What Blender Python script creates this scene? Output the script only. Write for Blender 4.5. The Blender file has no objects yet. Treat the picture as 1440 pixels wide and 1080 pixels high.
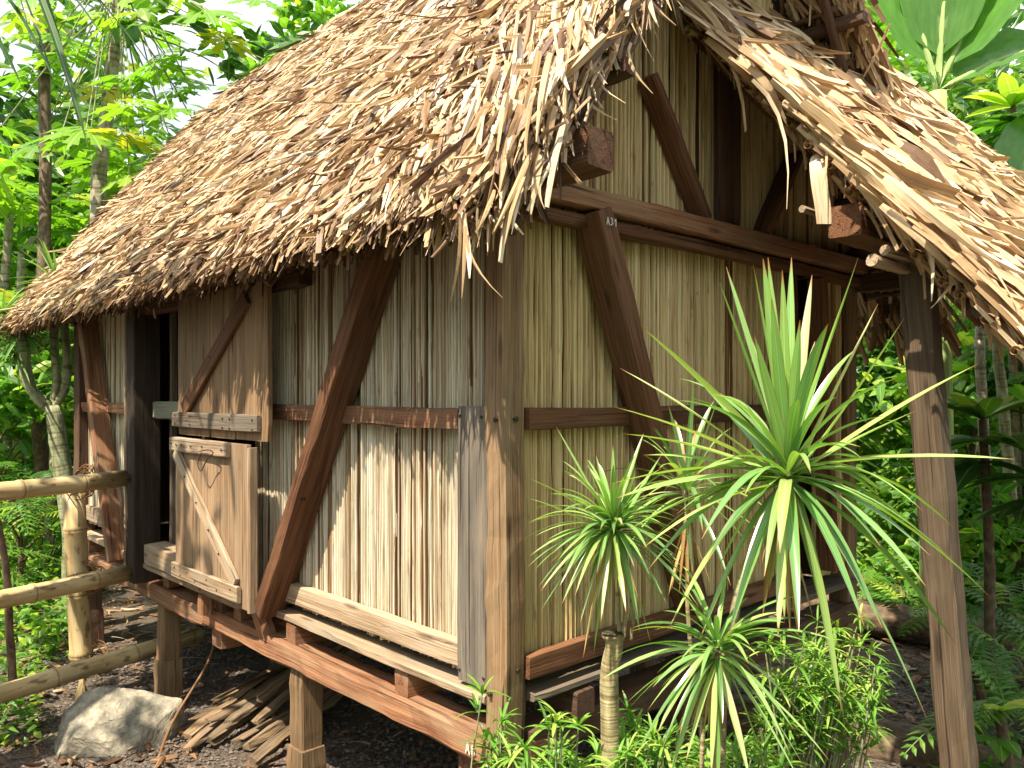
import bpy, bmesh, math, random
from mathutils import Vector, Matrix, noise
V = Vector
random.seed(7)
sc = bpy.context.scene
col = sc.collection

# ------------------------------------------------------------------ camera
cam_d = bpy.data.cameras.new('camera'); cam = bpy.data.objects.new('camera', cam_d); col.objects.link(cam)
CX, CY, CZ = 1.9080, -1.7664, 1.845
cam.location = (CX, CY, CZ)
cam.rotation_euler = (math.radians(90), 0, math.radians(136.6 - 90))
cam_d.sensor_width = 36; cam_d.lens = 36 * 1134 / 1440; cam_d.shift_y = 15 / 1440
cam_d.clip_start = .05; cam_d.clip_end = 500
sc.camera = cam

# ------------------------------------------------------------------ light
SUN_EL = math.radians(60)
SUN_AZ = math.atan2(-.55, .10)                 # direction towards the sun, world XY
sd = V((math.cos(SUN_AZ) * math.cos(SUN_EL), math.sin(SUN_AZ) * math.cos(SUN_EL), math.sin(SUN_EL)))
w = bpy.data.worlds.new('World'); sc.world = w; w.use_nodes = True
nt = w.node_tree; nt.nodes.clear()
sky = nt.nodes.new('ShaderNodeTexSky'); sky.sky_type = 'NISHITA'; sky.sun_disc = False
sky.sun_elevation = SUN_EL; sky.sun_rotation = math.radians(90) - SUN_AZ
sky.air_density = 1.0; sky.dust_density = 3.0; sky.ozone_density = 1.0
tc = nt.nodes.new('ShaderNodeTexCoord'); nz = nt.nodes.new('ShaderNodeTexNoise'); nz.inputs['Scale'].default_value = 2.2
nz.inputs['Detail'].default_value = 6; rp = nt.nodes.new('ShaderNodeValToRGB')
rp.color_ramp.elements[0].position = .34; rp.color_ramp.elements[1].position = .55
mx = nt.nodes.new('ShaderNodeMix'); mx.data_type = 'RGBA'
mx.inputs[7].default_value = (11, 11.5, 12, 1)
bg = nt.nodes.new('ShaderNodeBackground'); bg.inputs['Strength'].default_value = .072
ow = nt.nodes.new('ShaderNodeOutputWorld')
L = nt.links.new
L(tc.outputs['Generated'], nz.inputs['Vector']); L(nz.outputs['Fac'], rp.inputs['Fac']); L(rp.outputs['Color'], mx.inputs[0])
L(sky.outputs['Color'], mx.inputs[6]); L(mx.outputs[2], bg.inputs['Color']); L(bg.outputs[0], ow.inputs[0])
ld = bpy.data.lights.new('sun', 'SUN'); ld.energy = 5.0; ld.angle = math.radians(.6); ld.color = (1, .88, .68)
sun = bpy.data.objects.new('sun', ld); col.objects.link(sun)
sun.rotation_euler = sd.to_track_quat('Z', 'Y').to_euler(); sun.location = (0, -6, 10)
sc.view_settings.view_transform = 'Standard'; sc.view_settings.look = 'None'
sc.view_settings.exposure = 1.18; sc.view_settings.gamma = 1

# ------------------------------------------------------------------ mesh helpers
class MB:
    def __init__(s): s.v = []; s.f = []; s.g = []; s.r = []
    def vert(s, p, g=(0, 0, 0), r=.5):
        s.v.append((p[0], p[1], p[2])); s.g.append((g[0], g[1], g[2])); s.r.append(r); return len(s.v) - 1
    def ring(s, pts, gs, r=.5): return [s.vert(p, g, r) for p, g in zip(pts, gs)]
    def bridge(s, a, b, closed=True):
        n = len(a)
        for i in range(n if closed else n - 1):
            j = (i + 1) % n; s.f.append((a[i], a[j], b[j], b[i]))
def root_off(o):
    p = V((0, 0, 0))
    while o is not None: p = p + o.location; o = o.parent
    return p
def obj(name, mb, m, parent=None, smooth=False, mats=None):
    off = root_off(parent)
    me = bpy.data.meshes.new(name)
    me.from_pydata([(a - off.x, b - off.y, c - off.z) for a, b, c in mb.v], [], mb.f)
    a = me.attributes.new('gc', 'FLOAT_VECTOR', 'POINT'); a.data.foreach_set('vector', [q for g in mb.g for q in g])
    a = me.attributes.new('rnd', 'FLOAT', 'POINT'); a.data.foreach_set('value', mb.r)
    me.materials.append(m)
    if smooth: me.polygons.foreach_set('use_smooth', [True] * len(me.polygons))
    me.update()
    o = bpy.data.objects.new(name, me); col.objects.link(o); o.parent = parent
    return o
def thing(name, label, cat, loc=(0, 0, 0), group=None):
    o = bpy.data.objects.new(name, None); col.objects.link(o); o.location = loc; o.empty_display_size = .1
    return tag(o, label, cat, group)
def tag(o, label=None, cat=None, group=None, kind=None):
    if label: o['label'] = label
    if cat: o['category'] = cat
    if group: o['group'] = group
    if kind: o['kind'] = kind
    return o
def copy_tree(o, parent=None):
    c = o.copy(); col.objects.link(c); c.parent = parent
    for ch in list(o.children): copy_tree(ch, c)
    return c
def place(o, loc, rz=0, s=1, label=None, tilt=(0, 0)):
    o.location = loc; o.rotation_euler = (tilt[0], tilt[1], rz); o.scale = (s, s, s)
    if label: o['label'] = label
    return o
def frame(d):
    d = V(d).normalized(); u = V((0, 0, 1))
    if abs(d.z) > .95: u = V((0, 1, 0))
    a = d.cross(u).normalized(); return d, a, a.cross(d).normalized()
def beam(name, p0, p1, wid, hei, m, parent=None, side=None, jit=.005, ch=.006, off=None):
    """hewn timber: a loft of chamfered rectangles with uneven edges; wid is along side, hei across it"""
    p0 = V(p0); p1 = V(p1); d = (p1 - p0); Ln = d.length; d.normalize()
    if side is None: _, a, b = frame(d)
    else:
        b = d.cross(V(side)).normalized(); a = b.cross(d).normalized()
    n = max(2, int(Ln / .07)); mb = MB(); off = random.uniform(0, 50) if off is None else off
    hw, hh = wid / 2, hei / 2; c = min(ch, hw * .4, hh * .4)
    prof = [(-hw + c, -hh), (hw - c, -hh), (hw, -hh + c), (hw, hh - c), (hw - c, hh), (-hw + c, hh), (-hw, hh - c), (-hw, -hh + c)]
    prev = None
    for i in range(n + 1):
        t = i / n; cpt = p0 + d * Ln * t; ring = []; gs = []
        e = .94 if i in (0, n) else 1
        cpt = cpt + (a * noise.noise(V((off, t * Ln * 1.3, 1))) + b * noise.noise(V((off, t * Ln * 1.3, 8)))) * jit * 1.1
        for k, (x, y) in enumerate(prof):
            q = noise.noise(V((off + t * Ln * 3, k * 3.1, off))) * jit + noise.noise(V((off + t * Ln * 14, k * 3.1, off))) * jit * .5
            rr = 1 + q / max(hw, hh) * 1.2
            xx, yy = x * e * rr, y * e * rr
            ring.append(cpt + a * xx + b * yy); gs.append((t * Ln, x + off, y))
        cur = mb.ring(ring, gs)
        if prev: mb.bridge(prev, cur)
        else: mb.f.append(tuple(reversed(cur)))
        prev = cur
    mb.f.append(tuple(prev))
    # flip check is not needed: shading is two sided
    return obj(name, mb, m, parent)
def boxb(name, x0, x1, y0, y1, z0, z1, m, parent=None, **k):
    dx, dy, dz = x1 - x0, y1 - y0, z1 - z0; cx, cy, cz = (x0 + x1) / 2, (y0 + y1) / 2, (z0 + z1) / 2
    if dx >= dy and dx >= dz: return beam(name, (x0, cy, cz), (x1, cy, cz), dy, dz, m, parent, side=(0, 1, 0), **k)
    if dy >= dx and dy >= dz: return beam(name, (cx, y0, cz), (cx, y1, cz), dx, dz, m, parent, side=(1, 0, 0), **k)
    return beam(name, (cx, cy, z0), (cx, cy, z1), dx, dy, m, parent, side=(1, 0, 0), **k)
def tube(mb, pts, rads, seg=10, rough=0, r=.5, cap=True, goff=0):
    prev = None; acc = goff; last = None; A = None
    for i, p in enumerate(pts):
        p = V(p)
        d = V(pts[min(i + 1, len(pts) - 1)]) - V(pts[max(i - 1, 0)])
        if d.length < 1e-6: d = V((0, 0, 1))
        d.normalize()
        if A is None: _, A, B = frame(d)
        else:
            A = (A - d * A.dot(d)).normalized(); B = d.cross(A)
        if last is not None: acc += (p - last).length
        last = p; ring = []; gs = []
        for k in range(seg):
            an = 2 * math.pi * k / seg; rr = rads[i] * (1 + rough * noise.noise(p * 9 + V((k * 1.7, 0, 0))))
            ring.append(p + A * math.cos(an) * rr + B * math.sin(an) * rr); gs.append((acc, math.cos(an) * rads[i], math.sin(an) * rads[i]))
        cur = mb.ring(ring, gs, r)
        if prev: mb.bridge(prev, cur)
        elif cap: mb.f.append(tuple(reversed(cur)))
        prev = cur
    if cap: mb.f.append(tuple(prev))
def curve_pts(ctrl, n):
    """Catmull-Rom through the control points"""
    c = [V(p) for p in ctrl]; c = [c[0] * 2 - c[1]] + c + [c[-1] * 2 - c[-2]]; out = []
    m = len(c) - 3
    for i in range(n + 1):
        t = i / n * m; k = min(int(t), m - 1); u = t - k; a, b, d, e = c[k:k + 4]
        out.append(.5 * ((2 * b) + (d - a) * u + (2 * a - 5 * b + 4 * d - e) * u * u + (3 * b - a - 3 * d + e) * u ** 3))
    return out
def strip(mb, pts, side, widths, nrm, fold, r):
    """leaf blade or split leaf along pts: three verts across, the middle lifted by fold"""
    n = len(pts); ids = []
    for i, p in enumerate(pts):
        t = i / (n - 1); ww = widths[i]
        ids.append((mb.vert(p - side * ww, (-1, t, r * 7), r), mb.vert(p + nrm * ww * fold, (0, t, r * 7), r), mb.vert(p + side * ww, (1, t, r * 7), r)))
    for a, b in zip(ids, ids[1:]):
        mb.f.append((a[0], a[1], b[1], b[0])); mb.f.append((a[1], a[2], b[2], b[1]))

# ------------------------------------------------------------------ materials
def newmat(name):
    m = bpy.data.materials.new(name); m.use_nodes = True; t = m.node_tree
    b = t.nodes['Principled BSDF']; return m, t, b
def N(t, kind, **kw):
    n = t.nodes.new(kind)
    for k, v in kw.items():
        if k in n.inputs: n.inputs[k].default_value = v
        else: setattr(n, k, v)
    return n
def attr(t, name):
    a = t.nodes.new('ShaderNodeAttribute'); a.attribute_name = name; return a
def ramp(t, fac, stops):
    r = t.nodes.new('ShaderNodeValToRGB'); e = r.color_ramp.elements
    while len(e) < len(stops): e.new(.5)
    for q, (p, c) in zip(e, stops): q.position = p; q.color = (*c, 1)
    t.links.new(fac, r.inputs[0]); return r.outputs[0]
def mapn(t, vec, scale, detail=4, sc_=1.0, dist=0.0, rough=.55):
    mp = N(t, 'ShaderNodeMapping'); mp.inputs['Scale'].default_value = scale; t.links.new(vec, mp.inputs['Vector'])
    n = N(t, 'ShaderNodeTexNoise', Scale=sc_, Detail=detail, Distortion=dist, Roughness=rough); t.links.new(mp.outputs[0], n.inputs['Vector']); return n.outputs['Fac']
def mix(t, f, a, b, mode='MIX'):
    n = t.nodes.new('ShaderNodeMix'); n.data_type = 'RGBA'; n.blend_type = mode
    for i, q in ((0, f), (6, a), (7, b)):
        if isinstance(q, (int, float)): n.inputs[i].default_value = q
        elif isinstance(q, tuple): n.inputs[i].default_value = (*q, 1)
        else: t.links.new(q, n.inputs[i])
    return n.outputs[2]
def math_(t, op, a, b=0.0):
    n = t.nodes.new('ShaderNodeMath'); n.operation = op
    for i, q in ((0, a), (1, b)):
        if isinstance(q, (int, float)): n.inputs[i].default_value = q
        else: t.links.new(q, n.inputs[i])
    return n.outputs[0]
def bump(t, b, h, s=.4, d=.01):
    n = N(t, 'ShaderNodeBump', Strength=s, Distance=d); t.links.new(h, n.inputs['Height']); t.links.new(n.outputs[0], b.inputs['Normal'])
def wood(name, dark, mid, light, grey=(.3, .26, .2), greyamt=.35, rough=.75, blot=0.0):
    m, t, b = newmat(name); g = attr(t, 'gc').outputs['Vector']
    fine = mapn(t, g, (2.6, 150, 150), 6, 1, .5, .7); broad = mapn(t, g, (1.2, 14, 14), 3, 1, .8)
    c = ramp(t, fine, [(.36, dark), (.5, mid), (.64, light)])
    c2 = ramp(t, broad, [(.35, dark), (.6, light)])
    c = mix(t, .35, c, c2)
    wm = mapn(t, g, (2.5, 9, 9), 5, 1, .2); wf = ramp(t, wm, [(.45, (0, 0, 0)), (.7, (1, 1, 1))])
    c = mix(t, math_(t, 'MULTIPLY', wf, greyamt), c, grey)
    crack = mapn(t, g, (1.3, 75, 75), 4, 1, .6); cf = ramp(t, crack, [(.33, (1, 1, 1)), (.375, (0, 0, 0))])
    c = mix(t, math_(t, 'MULTIPLY', cf, .75), c, (.02, .012, .008))
    mp = N(t, 'ShaderNodeMapping'); mp.inputs['Scale'].default_value = (2.2, 11, 11); t.links.new(g, mp.inputs['Vector']); vo = N(t, 'ShaderNodeTexVoronoi', Scale=1.0); t.links.new(mp.outputs[0], vo.inputs['Vector'])
    kn = ramp(t, vo.outputs['Distance'], [(.07, (1, 1, 1)), (.16, (0, 0, 0))]); c = mix(t, math_(t, 'MULTIPLY', kn, .7), c, (dark[0] * .6, dark[1] * .6, dark[2] * .6))
    oi = N(t, 'ShaderNodeObjectInfo'); v = math_(t, 'ADD', math_(t, 'MULTIPLY', oi.outputs['Random'], .45), .78)
    hs = N(t, 'ShaderNodeHueSaturation'); t.links.new(v, hs.inputs['Value']); t.links.new(c, hs.inputs['Color'])
    t.links.new(hs.outputs[0], b.inputs['Base Color']); b.inputs['Roughness'].default_value = rough
    b.inputs['Specular IOR Level'].default_value = .25
    h = math_(t, 'SUBTRACT', math_(t, 'ADD', fine, broad), cf); bump(t, b, h, .8, .006); return m
M = {}
M['beam'] = wood('reddish_hardwood', (.09, .036, .019), (.21, .09, .045), (.34, .18, .10), (.27, .20, .13), .5)
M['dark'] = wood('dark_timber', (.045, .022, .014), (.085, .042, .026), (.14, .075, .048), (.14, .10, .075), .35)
M['brown'] = wood('brown_timber', (.05, .020, .010), (.125, .050, .024), (.24, .115, .058), (.18, .115, .075), .35)
M['post'] = wood('weathered_post', (.08, .045, .022), (.19, .113, .06), (.34, .22, .125), (.23, .17, .105), .5)
M['grey'] = wood('grey_weathered_board', (.07, .052, .038), (.145, .11, .082), (.26, .21, .16), (.18, .155, .13), .7)
M['ledge'] = wood('pale_ledge_plank', (.20, .13, .08), (.36, .25, .16), (.52, .40, .28), (.36, .31, .25), .6)
M['green'] = wood('grey_green_board', (.10, .11, .08), (.17, .18, .13), (.24, .25, .19), (.2, .2, .16), .5)
M['tan'] = wood('tan_door_board', (.11, .065, .035), (.23, .145, .085), (.38, .26, .16), (.27, .22, .16), .45)
M['black'] = wood('near_black_timber', (.015, .010, .008), (.03, .02, .015), (.055, .038, .028), (.05, .04, .03), .3)  # near-black wood tones, used on the front door jamb
M['slate'] = wood('grey_brown_board', (.045, .038, .032), (.105, .09, .075), (.20, .175, .15), (.25, .20, .15), .6)
M['dull'] = wood('dull_brown_post', (.045, .03, .02), (.105, .072, .047), (.19, .135, .09), (.17, .13, .09), .5)
M['fire'] = wood('split_firewood', (.07, .045, .028), (.18, .12, .07), (.36, .25, .15), (.2, .165, .13), .6)

def stalkmat(name='split_stalk', tone=(1, 1, 1)):
    m, t, b = newmat(name); g = attr(t, 'gc').outputs['Vector']; r = attr(t, 'rnd').outputs['Fac']
    c = ramp(t, r, [(0, (.07, .035, .018)), (.12, (.26, .16, .085)), (.28, (.48, .38, .26)), (.6, (.68, .61, .48)), (.85, (.80, .75, .65)), (1, (.74, .74, .62))])
    f = mapn(t, g, (3, 260, 260), 6, 1, .3, .7); c = mix(t, .9, c, ramp(t, f, [(.34, (.34, .25, .18)), (.47, (.90, .87, .82)), (.64, (1.1, 1.09, 1.06))]), 'MULTIPLY')
    s = mapn(t, g, (7, 40, 40), 5, 1, .5); sf = ramp(t, s, [(.60, (0, 0, 0)), (.72, (1, 1, 1))]); c = mix(t, math_(t, 'MULTIPLY', sf, .7), c, (.20, .11, .05)); c = mix(t, 1.0, c, tone, 'MULTIPLY')
    t.links.new(c, b.inputs['Base Color']); b.inputs['Roughness'].default_value = .7; b.inputs['Specular IOR Level'].default_value = .25
    bump(t, b, f, .4, .003); return m
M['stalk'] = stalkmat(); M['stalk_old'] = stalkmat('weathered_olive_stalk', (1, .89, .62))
def thatchmat(name, stops, spec=.5):
    m, t, b = newmat(name); g = attr(t, 'gc').outputs['Vector']; r = attr(t, 'rnd').outputs['Fac']
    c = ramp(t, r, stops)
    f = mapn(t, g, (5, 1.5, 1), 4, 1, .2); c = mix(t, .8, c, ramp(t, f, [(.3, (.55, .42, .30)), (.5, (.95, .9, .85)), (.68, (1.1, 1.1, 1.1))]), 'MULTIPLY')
    sx = N(t, 'ShaderNodeSeparateXYZ'); t.links.new(g, sx.inputs[0])
    tc_ = N(t, 'ShaderNodeTexCoord'); big = N(t, 'ShaderNodeTexNoise', Scale=2.3, Detail=3); t.links.new(tc_.outputs['Object'], big.inputs['Vector'])
    c = mix(t, .75, c, ramp(t, big.outputs['Fac'], [(.33, (.74, .66, .62)), (.5, (1, .97, .95)), (.68, (.95, 1, 1.05))]), 'MULTIPLY')
    t.links.new(c, b.inputs['Base Color']); b.inputs['Roughness'].default_value = .5; b.inputs['Specular IOR Level'].default_value = spec
    bump(t, b, f, .5, .004)
    tr = N(t, 'ShaderNodeBsdfTranslucent'); t.links.new(c, tr.inputs['Color']); ms = N(t, 'ShaderNodeMixShader'); ms.inputs[0].default_value = .12
    t.links.new(b.outputs[0], ms.inputs[1]); t.links.new(tr.outputs[0], ms.inputs[2]); t.links.new(ms.outputs[0], t.nodes['Material Output'].inputs[0])
    return m
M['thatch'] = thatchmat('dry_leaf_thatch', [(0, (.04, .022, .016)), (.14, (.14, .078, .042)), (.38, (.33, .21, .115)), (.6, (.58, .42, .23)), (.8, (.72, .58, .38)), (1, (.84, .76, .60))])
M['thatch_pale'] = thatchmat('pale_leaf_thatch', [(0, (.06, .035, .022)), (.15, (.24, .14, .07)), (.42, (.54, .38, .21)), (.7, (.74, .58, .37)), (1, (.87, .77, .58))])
def simple(name, c, rough=.8, spec=.2):
    m, t, b = newmat(name); b.inputs['Base Color'].default_value = (*c, 1); b.inputs['Roughness'].default_value = rough; b.inputs['Specular IOR Level'].default_value = spec; return m
def under():
    m, t, b = newmat('thatch_underlayer'); g = attr(t, 'gc').outputs['Vector']
    f = mapn(t, g, (4, 60, 60), 5); t.links.new(ramp(t, f, [(.3, (.02, .012, .008)), (.6, (.09, .055, .03)), (.75, (.2, .13, .08))]), b.inputs['Base Color'])
    bump(t, b, f, 1, .02); b.inputs['Roughness'].default_value = .9; return m
M['under'] = under()
M['nail'] = simple('rusty_iron', (.035, .02, .015), .6, .4)
M['paint'] = simple('white_paint', (.75, .73, .68), .8)
def leafmat(name, stops, vein=(.9, 1, .7), tl=.35, rough=.42, edge=None, tip=None, spec=.45, tint=(1.1, 1.25, .35)):
    m, t, b = newmat(name); g = attr(t, 'gc').outputs['Vector']; r = attr(t, 'rnd').outputs['Fac']
    c = ramp(t, r, stops)
    sx = N(t, 'ShaderNodeSeparateXYZ'); t.links.new(g, sx.inputs[0]); ax = math_(t, 'ABSOLUTE', sx.outputs[0])
    mid = ramp(t, ax, [(0, (1, 1, 1)), (.12, (0, 0, 0))]); c = mix(t, math_(t, 'MULTIPLY', mid, .5), c, mix(t, .5, c, vein))
    st = mapn(t, g, (9, 1.2, 1), 3, 1, .1); c = mix(t, .5, c, ramp(t, st, [(.32, (.55, .62, .45)), (.66, (1.25, 1.2, 1.15))]), 'MULTIPLY')
    if edge:
        ef = ramp(t, ax, [(.88, (0, 0, 0)), (.97, (1, 1, 1))]); c = mix(t, math_(t, 'MULTIPLY', ef, .8), c, edge)
    if tip:
        tf = ramp(t, sx.outputs[1], [(.92, (0, 0, 0)), (.985, (1, 1, 1))]); c = mix(t, tf, c, tip)
    t.links.new(c, b.inputs['Base Color']); b.inputs['Roughness'].default_value = rough; b.inputs['Specular IOR Level'].default_value = spec
    tr = N(t, 'ShaderNodeBsdfTranslucent'); t.links.new(mix(t, 1.0, c, tint, 'MULTIPLY'), tr.inputs['Color'])
    ms = N(t, 'ShaderNodeMixShader'); ms.inputs[0].default_value = tl
    t.links.new(b.outputs[0], ms.inputs[1]); t.links.new(tr.outputs[0], ms.inputs[2]); t.links.new(ms.outputs[0], t.nodes['Material Output'].inputs[0])
    return m
M['drac'] = leafmat('dracaena_blade', [(0, (.08, .20, .05)), (.3, (.16, .35, .11)), (.55, (.25, .46, .12)), (.8, (.40, .54, .18)), (.93, (.54, .60, .36)), (.96, (.55, .45, .18)), (1, (.42, .24, .10))], edge=(.30, .10, .06), tip=(.34, .15, .05), tl=.3, rough=.26, spec=.9)
M['grassy'] = leafmat('narrow_bright_leaf', [(0, (.05, .15, .02)), (.4, (.11, .28, .03)), (.8, (.22, .42, .05)), (1, (.42, .52, .12))], tl=.35)
M['leafA'] = leafmat('fresh_green_leaf', [(0, (.04, .13, .015)), (.4, (.10, .26, .03)), (.8, (.22, .42, .05)), (1, (.46, .55, .09))], tl=.5, tint=(1.35, 1.5, .55))
M['leafB'] = leafmat('deep_green_leaf', [(0, (.03, .09, .02)), (.5, (.06, .17, .03)), (.9, (.13, .28, .04)), (1, (.3, .38, .06))], tl=.4, rough=.35)
M['papaya'] = leafmat('papaya_leaf', [(0, (.09, .24, .02)), (.5, (.18, .38, .03)), (.9, (.32, .50, .06)), (1, (.5, .46, .05))], tl=.5)
M['banana'] = leafmat('banana_leaf', [(0, (.06, .17, .03)), (.5, (.10, .26, .04)), (1, (.2, .38, .08))], tl=.45, rough=.35)
M['coco'] = leafmat('palm_leaflet', [(0, (.03, .09, .02)), (.6, (.06, .15, .03)), (.9, (.12, .22, .04)), (1, (.45, .38, .06))], tl=.25)
def barkmat(name, a, c, e, ringy=0, sx=18):
    m, t, b = newmat(name); g = attr(t, 'gc').outputs['Vector']
    f = mapn(t, g, (sx, 30, 30), 5, 1, .4); q = ramp(t, f, [(.3, a), (.52, c), (.72, e)])
    if ringy:
        rg = mapn(t, g, (ringy, 4, 4), 2, 1, .1); q = mix(t, .7, q, ramp(t, rg, [(.38, (.35, .28, .2)), (.46, (1, 1, 1))]), 'MULTIPLY'); f = math_(t, 'ADD', f, rg)
    t.links.new(q, b.inputs['Base Color']); b.inputs['Roughness'].default_value = .85; bump(t, b, f, .7, .008); return m
M['bark_d'] = barkmat('dracaena_bark', (.12, .09, .045), (.30, .25, .13), (.46, .40, .24), 60, 10)
M['bark_g'] = barkmat('grey_green_bark', (.12, .12, .06), (.25, .27, .15), (.40, .42, .26), 30, 8)
M['bark_b'] = barkmat('brown_bark', (.05, .032, .02), (.12, .08, .05), (.22, .16, .10))
M['bark_p'] = barkmat('papaya_bark', (.16, .14, .09), (.34, .30, .22), (.5, .46, .36), 25, 12)
M['pale'] = barkmat('pale_smooth_bark', (.42, .46, .42), (.55, .6, .56), (.65, .7, .66), 0, 2)
M['midrib'] = barkmat('pale_green_midrib', (.22, .34, .10), (.30, .42, .14), (.38, .5, .2), 0, 2)
M['fruit'] = barkmat('green_fruit_skin', (.08, .2, .08), (.11, .26, .11), (.16, .32, .15), 0, 3)
def bamboomat():
    m, t, b = newmat('dry_bamboo'); g = attr(t, 'gc').outputs['Vector']
    f = mapn(t, g, (3, 25, 25), 5, 1, .3); c = ramp(t, f, [(.3, (.33, .23, .11)), (.5, (.52, .39, .20)), (.72, (.64, .52, .32))])
    s = mapn(t, g, (9, 22, 22), 4, 1, .2); sf = ramp(t, s, [(.57, (0, 0, 0)), (.66, (1, 1, 1))]); c = mix(t, math_(t, 'MULTIPLY', sf, .8), c, (.13, .08, .04))
    r = attr(t, 'rnd').outputs['Fac']; c = mix(t, math_(t, 'MULTIPLY', r, .75), c, (.09, .05, .02))
    t.links.new(c, b.inputs['Base Color']); b.inputs['Roughness'].default_value = .5; b.inputs['Specular IOR Level'].default_value = .4; bump(t, b, f, .15, .003); return m
M['bamboo'] = bamboomat()
M['rope'] = simple('coir_string', (.20, .11, .055), .95)
def soil():
    m, t, b = newmat('dark_volcanic_soil'); tc_ = N(t, 'ShaderNodeTexCoord').outputs['Object']
    a = N(t, 'ShaderNodeTexNoise', Scale=55.0, Detail=8.0); t.links.new(tc_, a.inputs['Vector'])
    c = N(t, 'ShaderNodeTexNoise', Scale=1.6, Detail=5.0); t.links.new(tc_, c.inputs['Vector'])
    q = ramp(t, a.outputs['Fac'], [(.3, (.03, .022, .018)), (.5, (.075, .058, .045)), (.7, (.17, .13, .10))])
    q = mix(t, math_(t, 'MULTIPLY', ramp(t, c.outputs['Fac'], [(.42, (0, 0, 0)), (.62, (1, 1, 1))]), .5), q, (.13, .08, .05))
    t.links.new(q, b.inputs['Base Color']); b.inputs['Roughness'].default_value = .95; bump(t, b, a.outputs['Fac'], 1, .02); return m
M['soil'] = soil()
def stone(name, a, c, e, sc_=9):
    m, t, b = newmat(name); tc_ = N(t, 'ShaderNodeTexCoord').outputs['Object']; r = attr(t, 'rnd').outputs['Fac']
    n = N(t, 'ShaderNodeTexNoise', Scale=float(sc_), Detail=10.0, Roughness=.65); t.links.new(tc_, n.inputs['Vector'])
    q = ramp(t, n.outputs['Fac'], [(.32, a), (.5, c), (.7, e)])
    q = mix(t, .8, q, ramp(t, r, [(0, (.45, .4, .36)), (.5, (1, .95, .9)), (1, (1.5, 1.4, 1.3))]), 'MULTIPLY')
    t.links.new(q, b.inputs['Base Color']); b.inputs['Roughness'].default_value = .85; bump(t, b, n.outputs['Fac'], .8, .02); return m
M['rock'] = stone('grey_basalt', (.08, .075, .06), (.21, .20, .165), (.42, .39, .32), 12)
M['gravel'] = stone('gravel_stone', (.07, .06, .055), (.13, .11, .10), (.22, .19, .17), 30)
M['litter'] = thatchmat('leaf_litter', [(0, (.06, .035, .02)), (.4, (.20, .11, .06)), (.75, (.36, .23, .12)), (1, (.50, .42, .31))], .2)

# ------------------------------------------------------------------ ground
def ground_h(x, y):
    h = .03 * noise.noise(V((x * .8, y * .8, 3)))
    far = math.hypot(x + 1, y - .5)
    if far > 7: h += (far - 7) * .05
    return h
mb = MB(); xs = []; v = -60.0
g1 = [-60, -45, -34, -26, -20, -16] + [-13 + i * .5 for i in range(41)] + [9, 12, 16, 22, 32]
ids = {}
for i, x in enumerate(g1):
    for j, y in enumerate([q + 8 for q in g1]):
        ids[i, j] = mb.vert((x, y, ground_h(x, y)))
for i in range(len(g1) - 1):
    for j in range(len(g1) - 1): mb.f.append((ids[i, j], ids[i + 1, j], ids[i + 1, j + 1], ids[i, j + 1]))
g = obj('ground', mb, M['soil'], smooth=True); tag(g, 'dark volcanic soil ground under and around the hut', 'ground', kind='structure')
# gravel: loose stones
def pebble(mb, c, s, r):
    pts = [(0, 0, 1), (.9, 0, .1), (.2, .85, 0), (-.8, .4, .15), (-.6, -.7, 0), (.4, -.8, .1), (0, 0, -.7)]
    a = random.uniform(0, 6.28); ca, sa = math.cos(a), math.sin(a); q = [random.uniform(.7, 1.3) for _ in pts]
    ii = [mb.vert((c[0] + s * k * (x * ca - y * sa), c[1] + s * k * (x * sa + y * ca), c[2] + s * k * z * .6), (0, 0, 0), r) for (x, y, z), k in zip(pts, q)]
    for k in range(5):
        a, b_ = 1 + k, 1 + (k + 1) % 5; mb.f.append((ii[0], ii[a], ii[b_])); mb.f.append((ii[6], ii[b_], ii[a]))
mb = MB()
for i in range(26000):
    if i < 20000:                                   # left front and below the hut
        t = random.random(); x = random.uniform(-4.6, -.6); y = random.uniform(-1.1, 2.2)
    else: x = random.uniform(-.8, 1.0); y = random.uniform(2.0, 6.5)
    s = random.choice((.006, .008, .010, .013, .018)); pebble(mb, (x, y, ground_h(x, y) + s * .3), s, random.random())
g = obj('gravel', mb, M['gravel']); tag(g, 'small dark gravel scattered over the soil', 'gravel', kind='stuff')

# ------------------------------------------------------------------ the hut
hut = thing('thatched_hut', 'small timber hut on stilts with leaf thatch roof and split stalk walls', 'hut', (-2.3, 1.3, 0))
B, D, BR, P, G, LG = M['beam'], M['dark'], M['brown'], M['post'], M['grey'], M['ledge']
WY = .045          # timber face of the front wall, behind the corner post face
# posts
beam('corner_post', (-.044, .046, -.02), (-.05, .052, 2.5), .095, .098, P, hut, side=(1, 0, 0), jit=.006, ch=.010)
boxb('corner_post', -4.75, -4.62, 0, .12, -.02, 2.5, D, hut)
boxb('corner_post', -.12, -.01, 2.55, 2.66, 0, 2.6, P, hut)
boxb('corner_post', -4.75, -4.62, 2.55, 2.66, 0, 2.5, D, hut)
boxb('door_jamb', -3.335, -3.20, -.08, .08, .70, 2.36, M['black'], hut)
boxb('trim_board', -3.352, -3.338, -.086, -.045, .70, 2.36, LG, hut)
boxb('wall_board', -3.62, -3.36, .03, .055, .86, 2.40, G, hut, jit=.002)
boxb('wall_board', -.252, -.097, .012, .045, .862, 1.805, M['slate'], hut, jit=.002)
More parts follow.
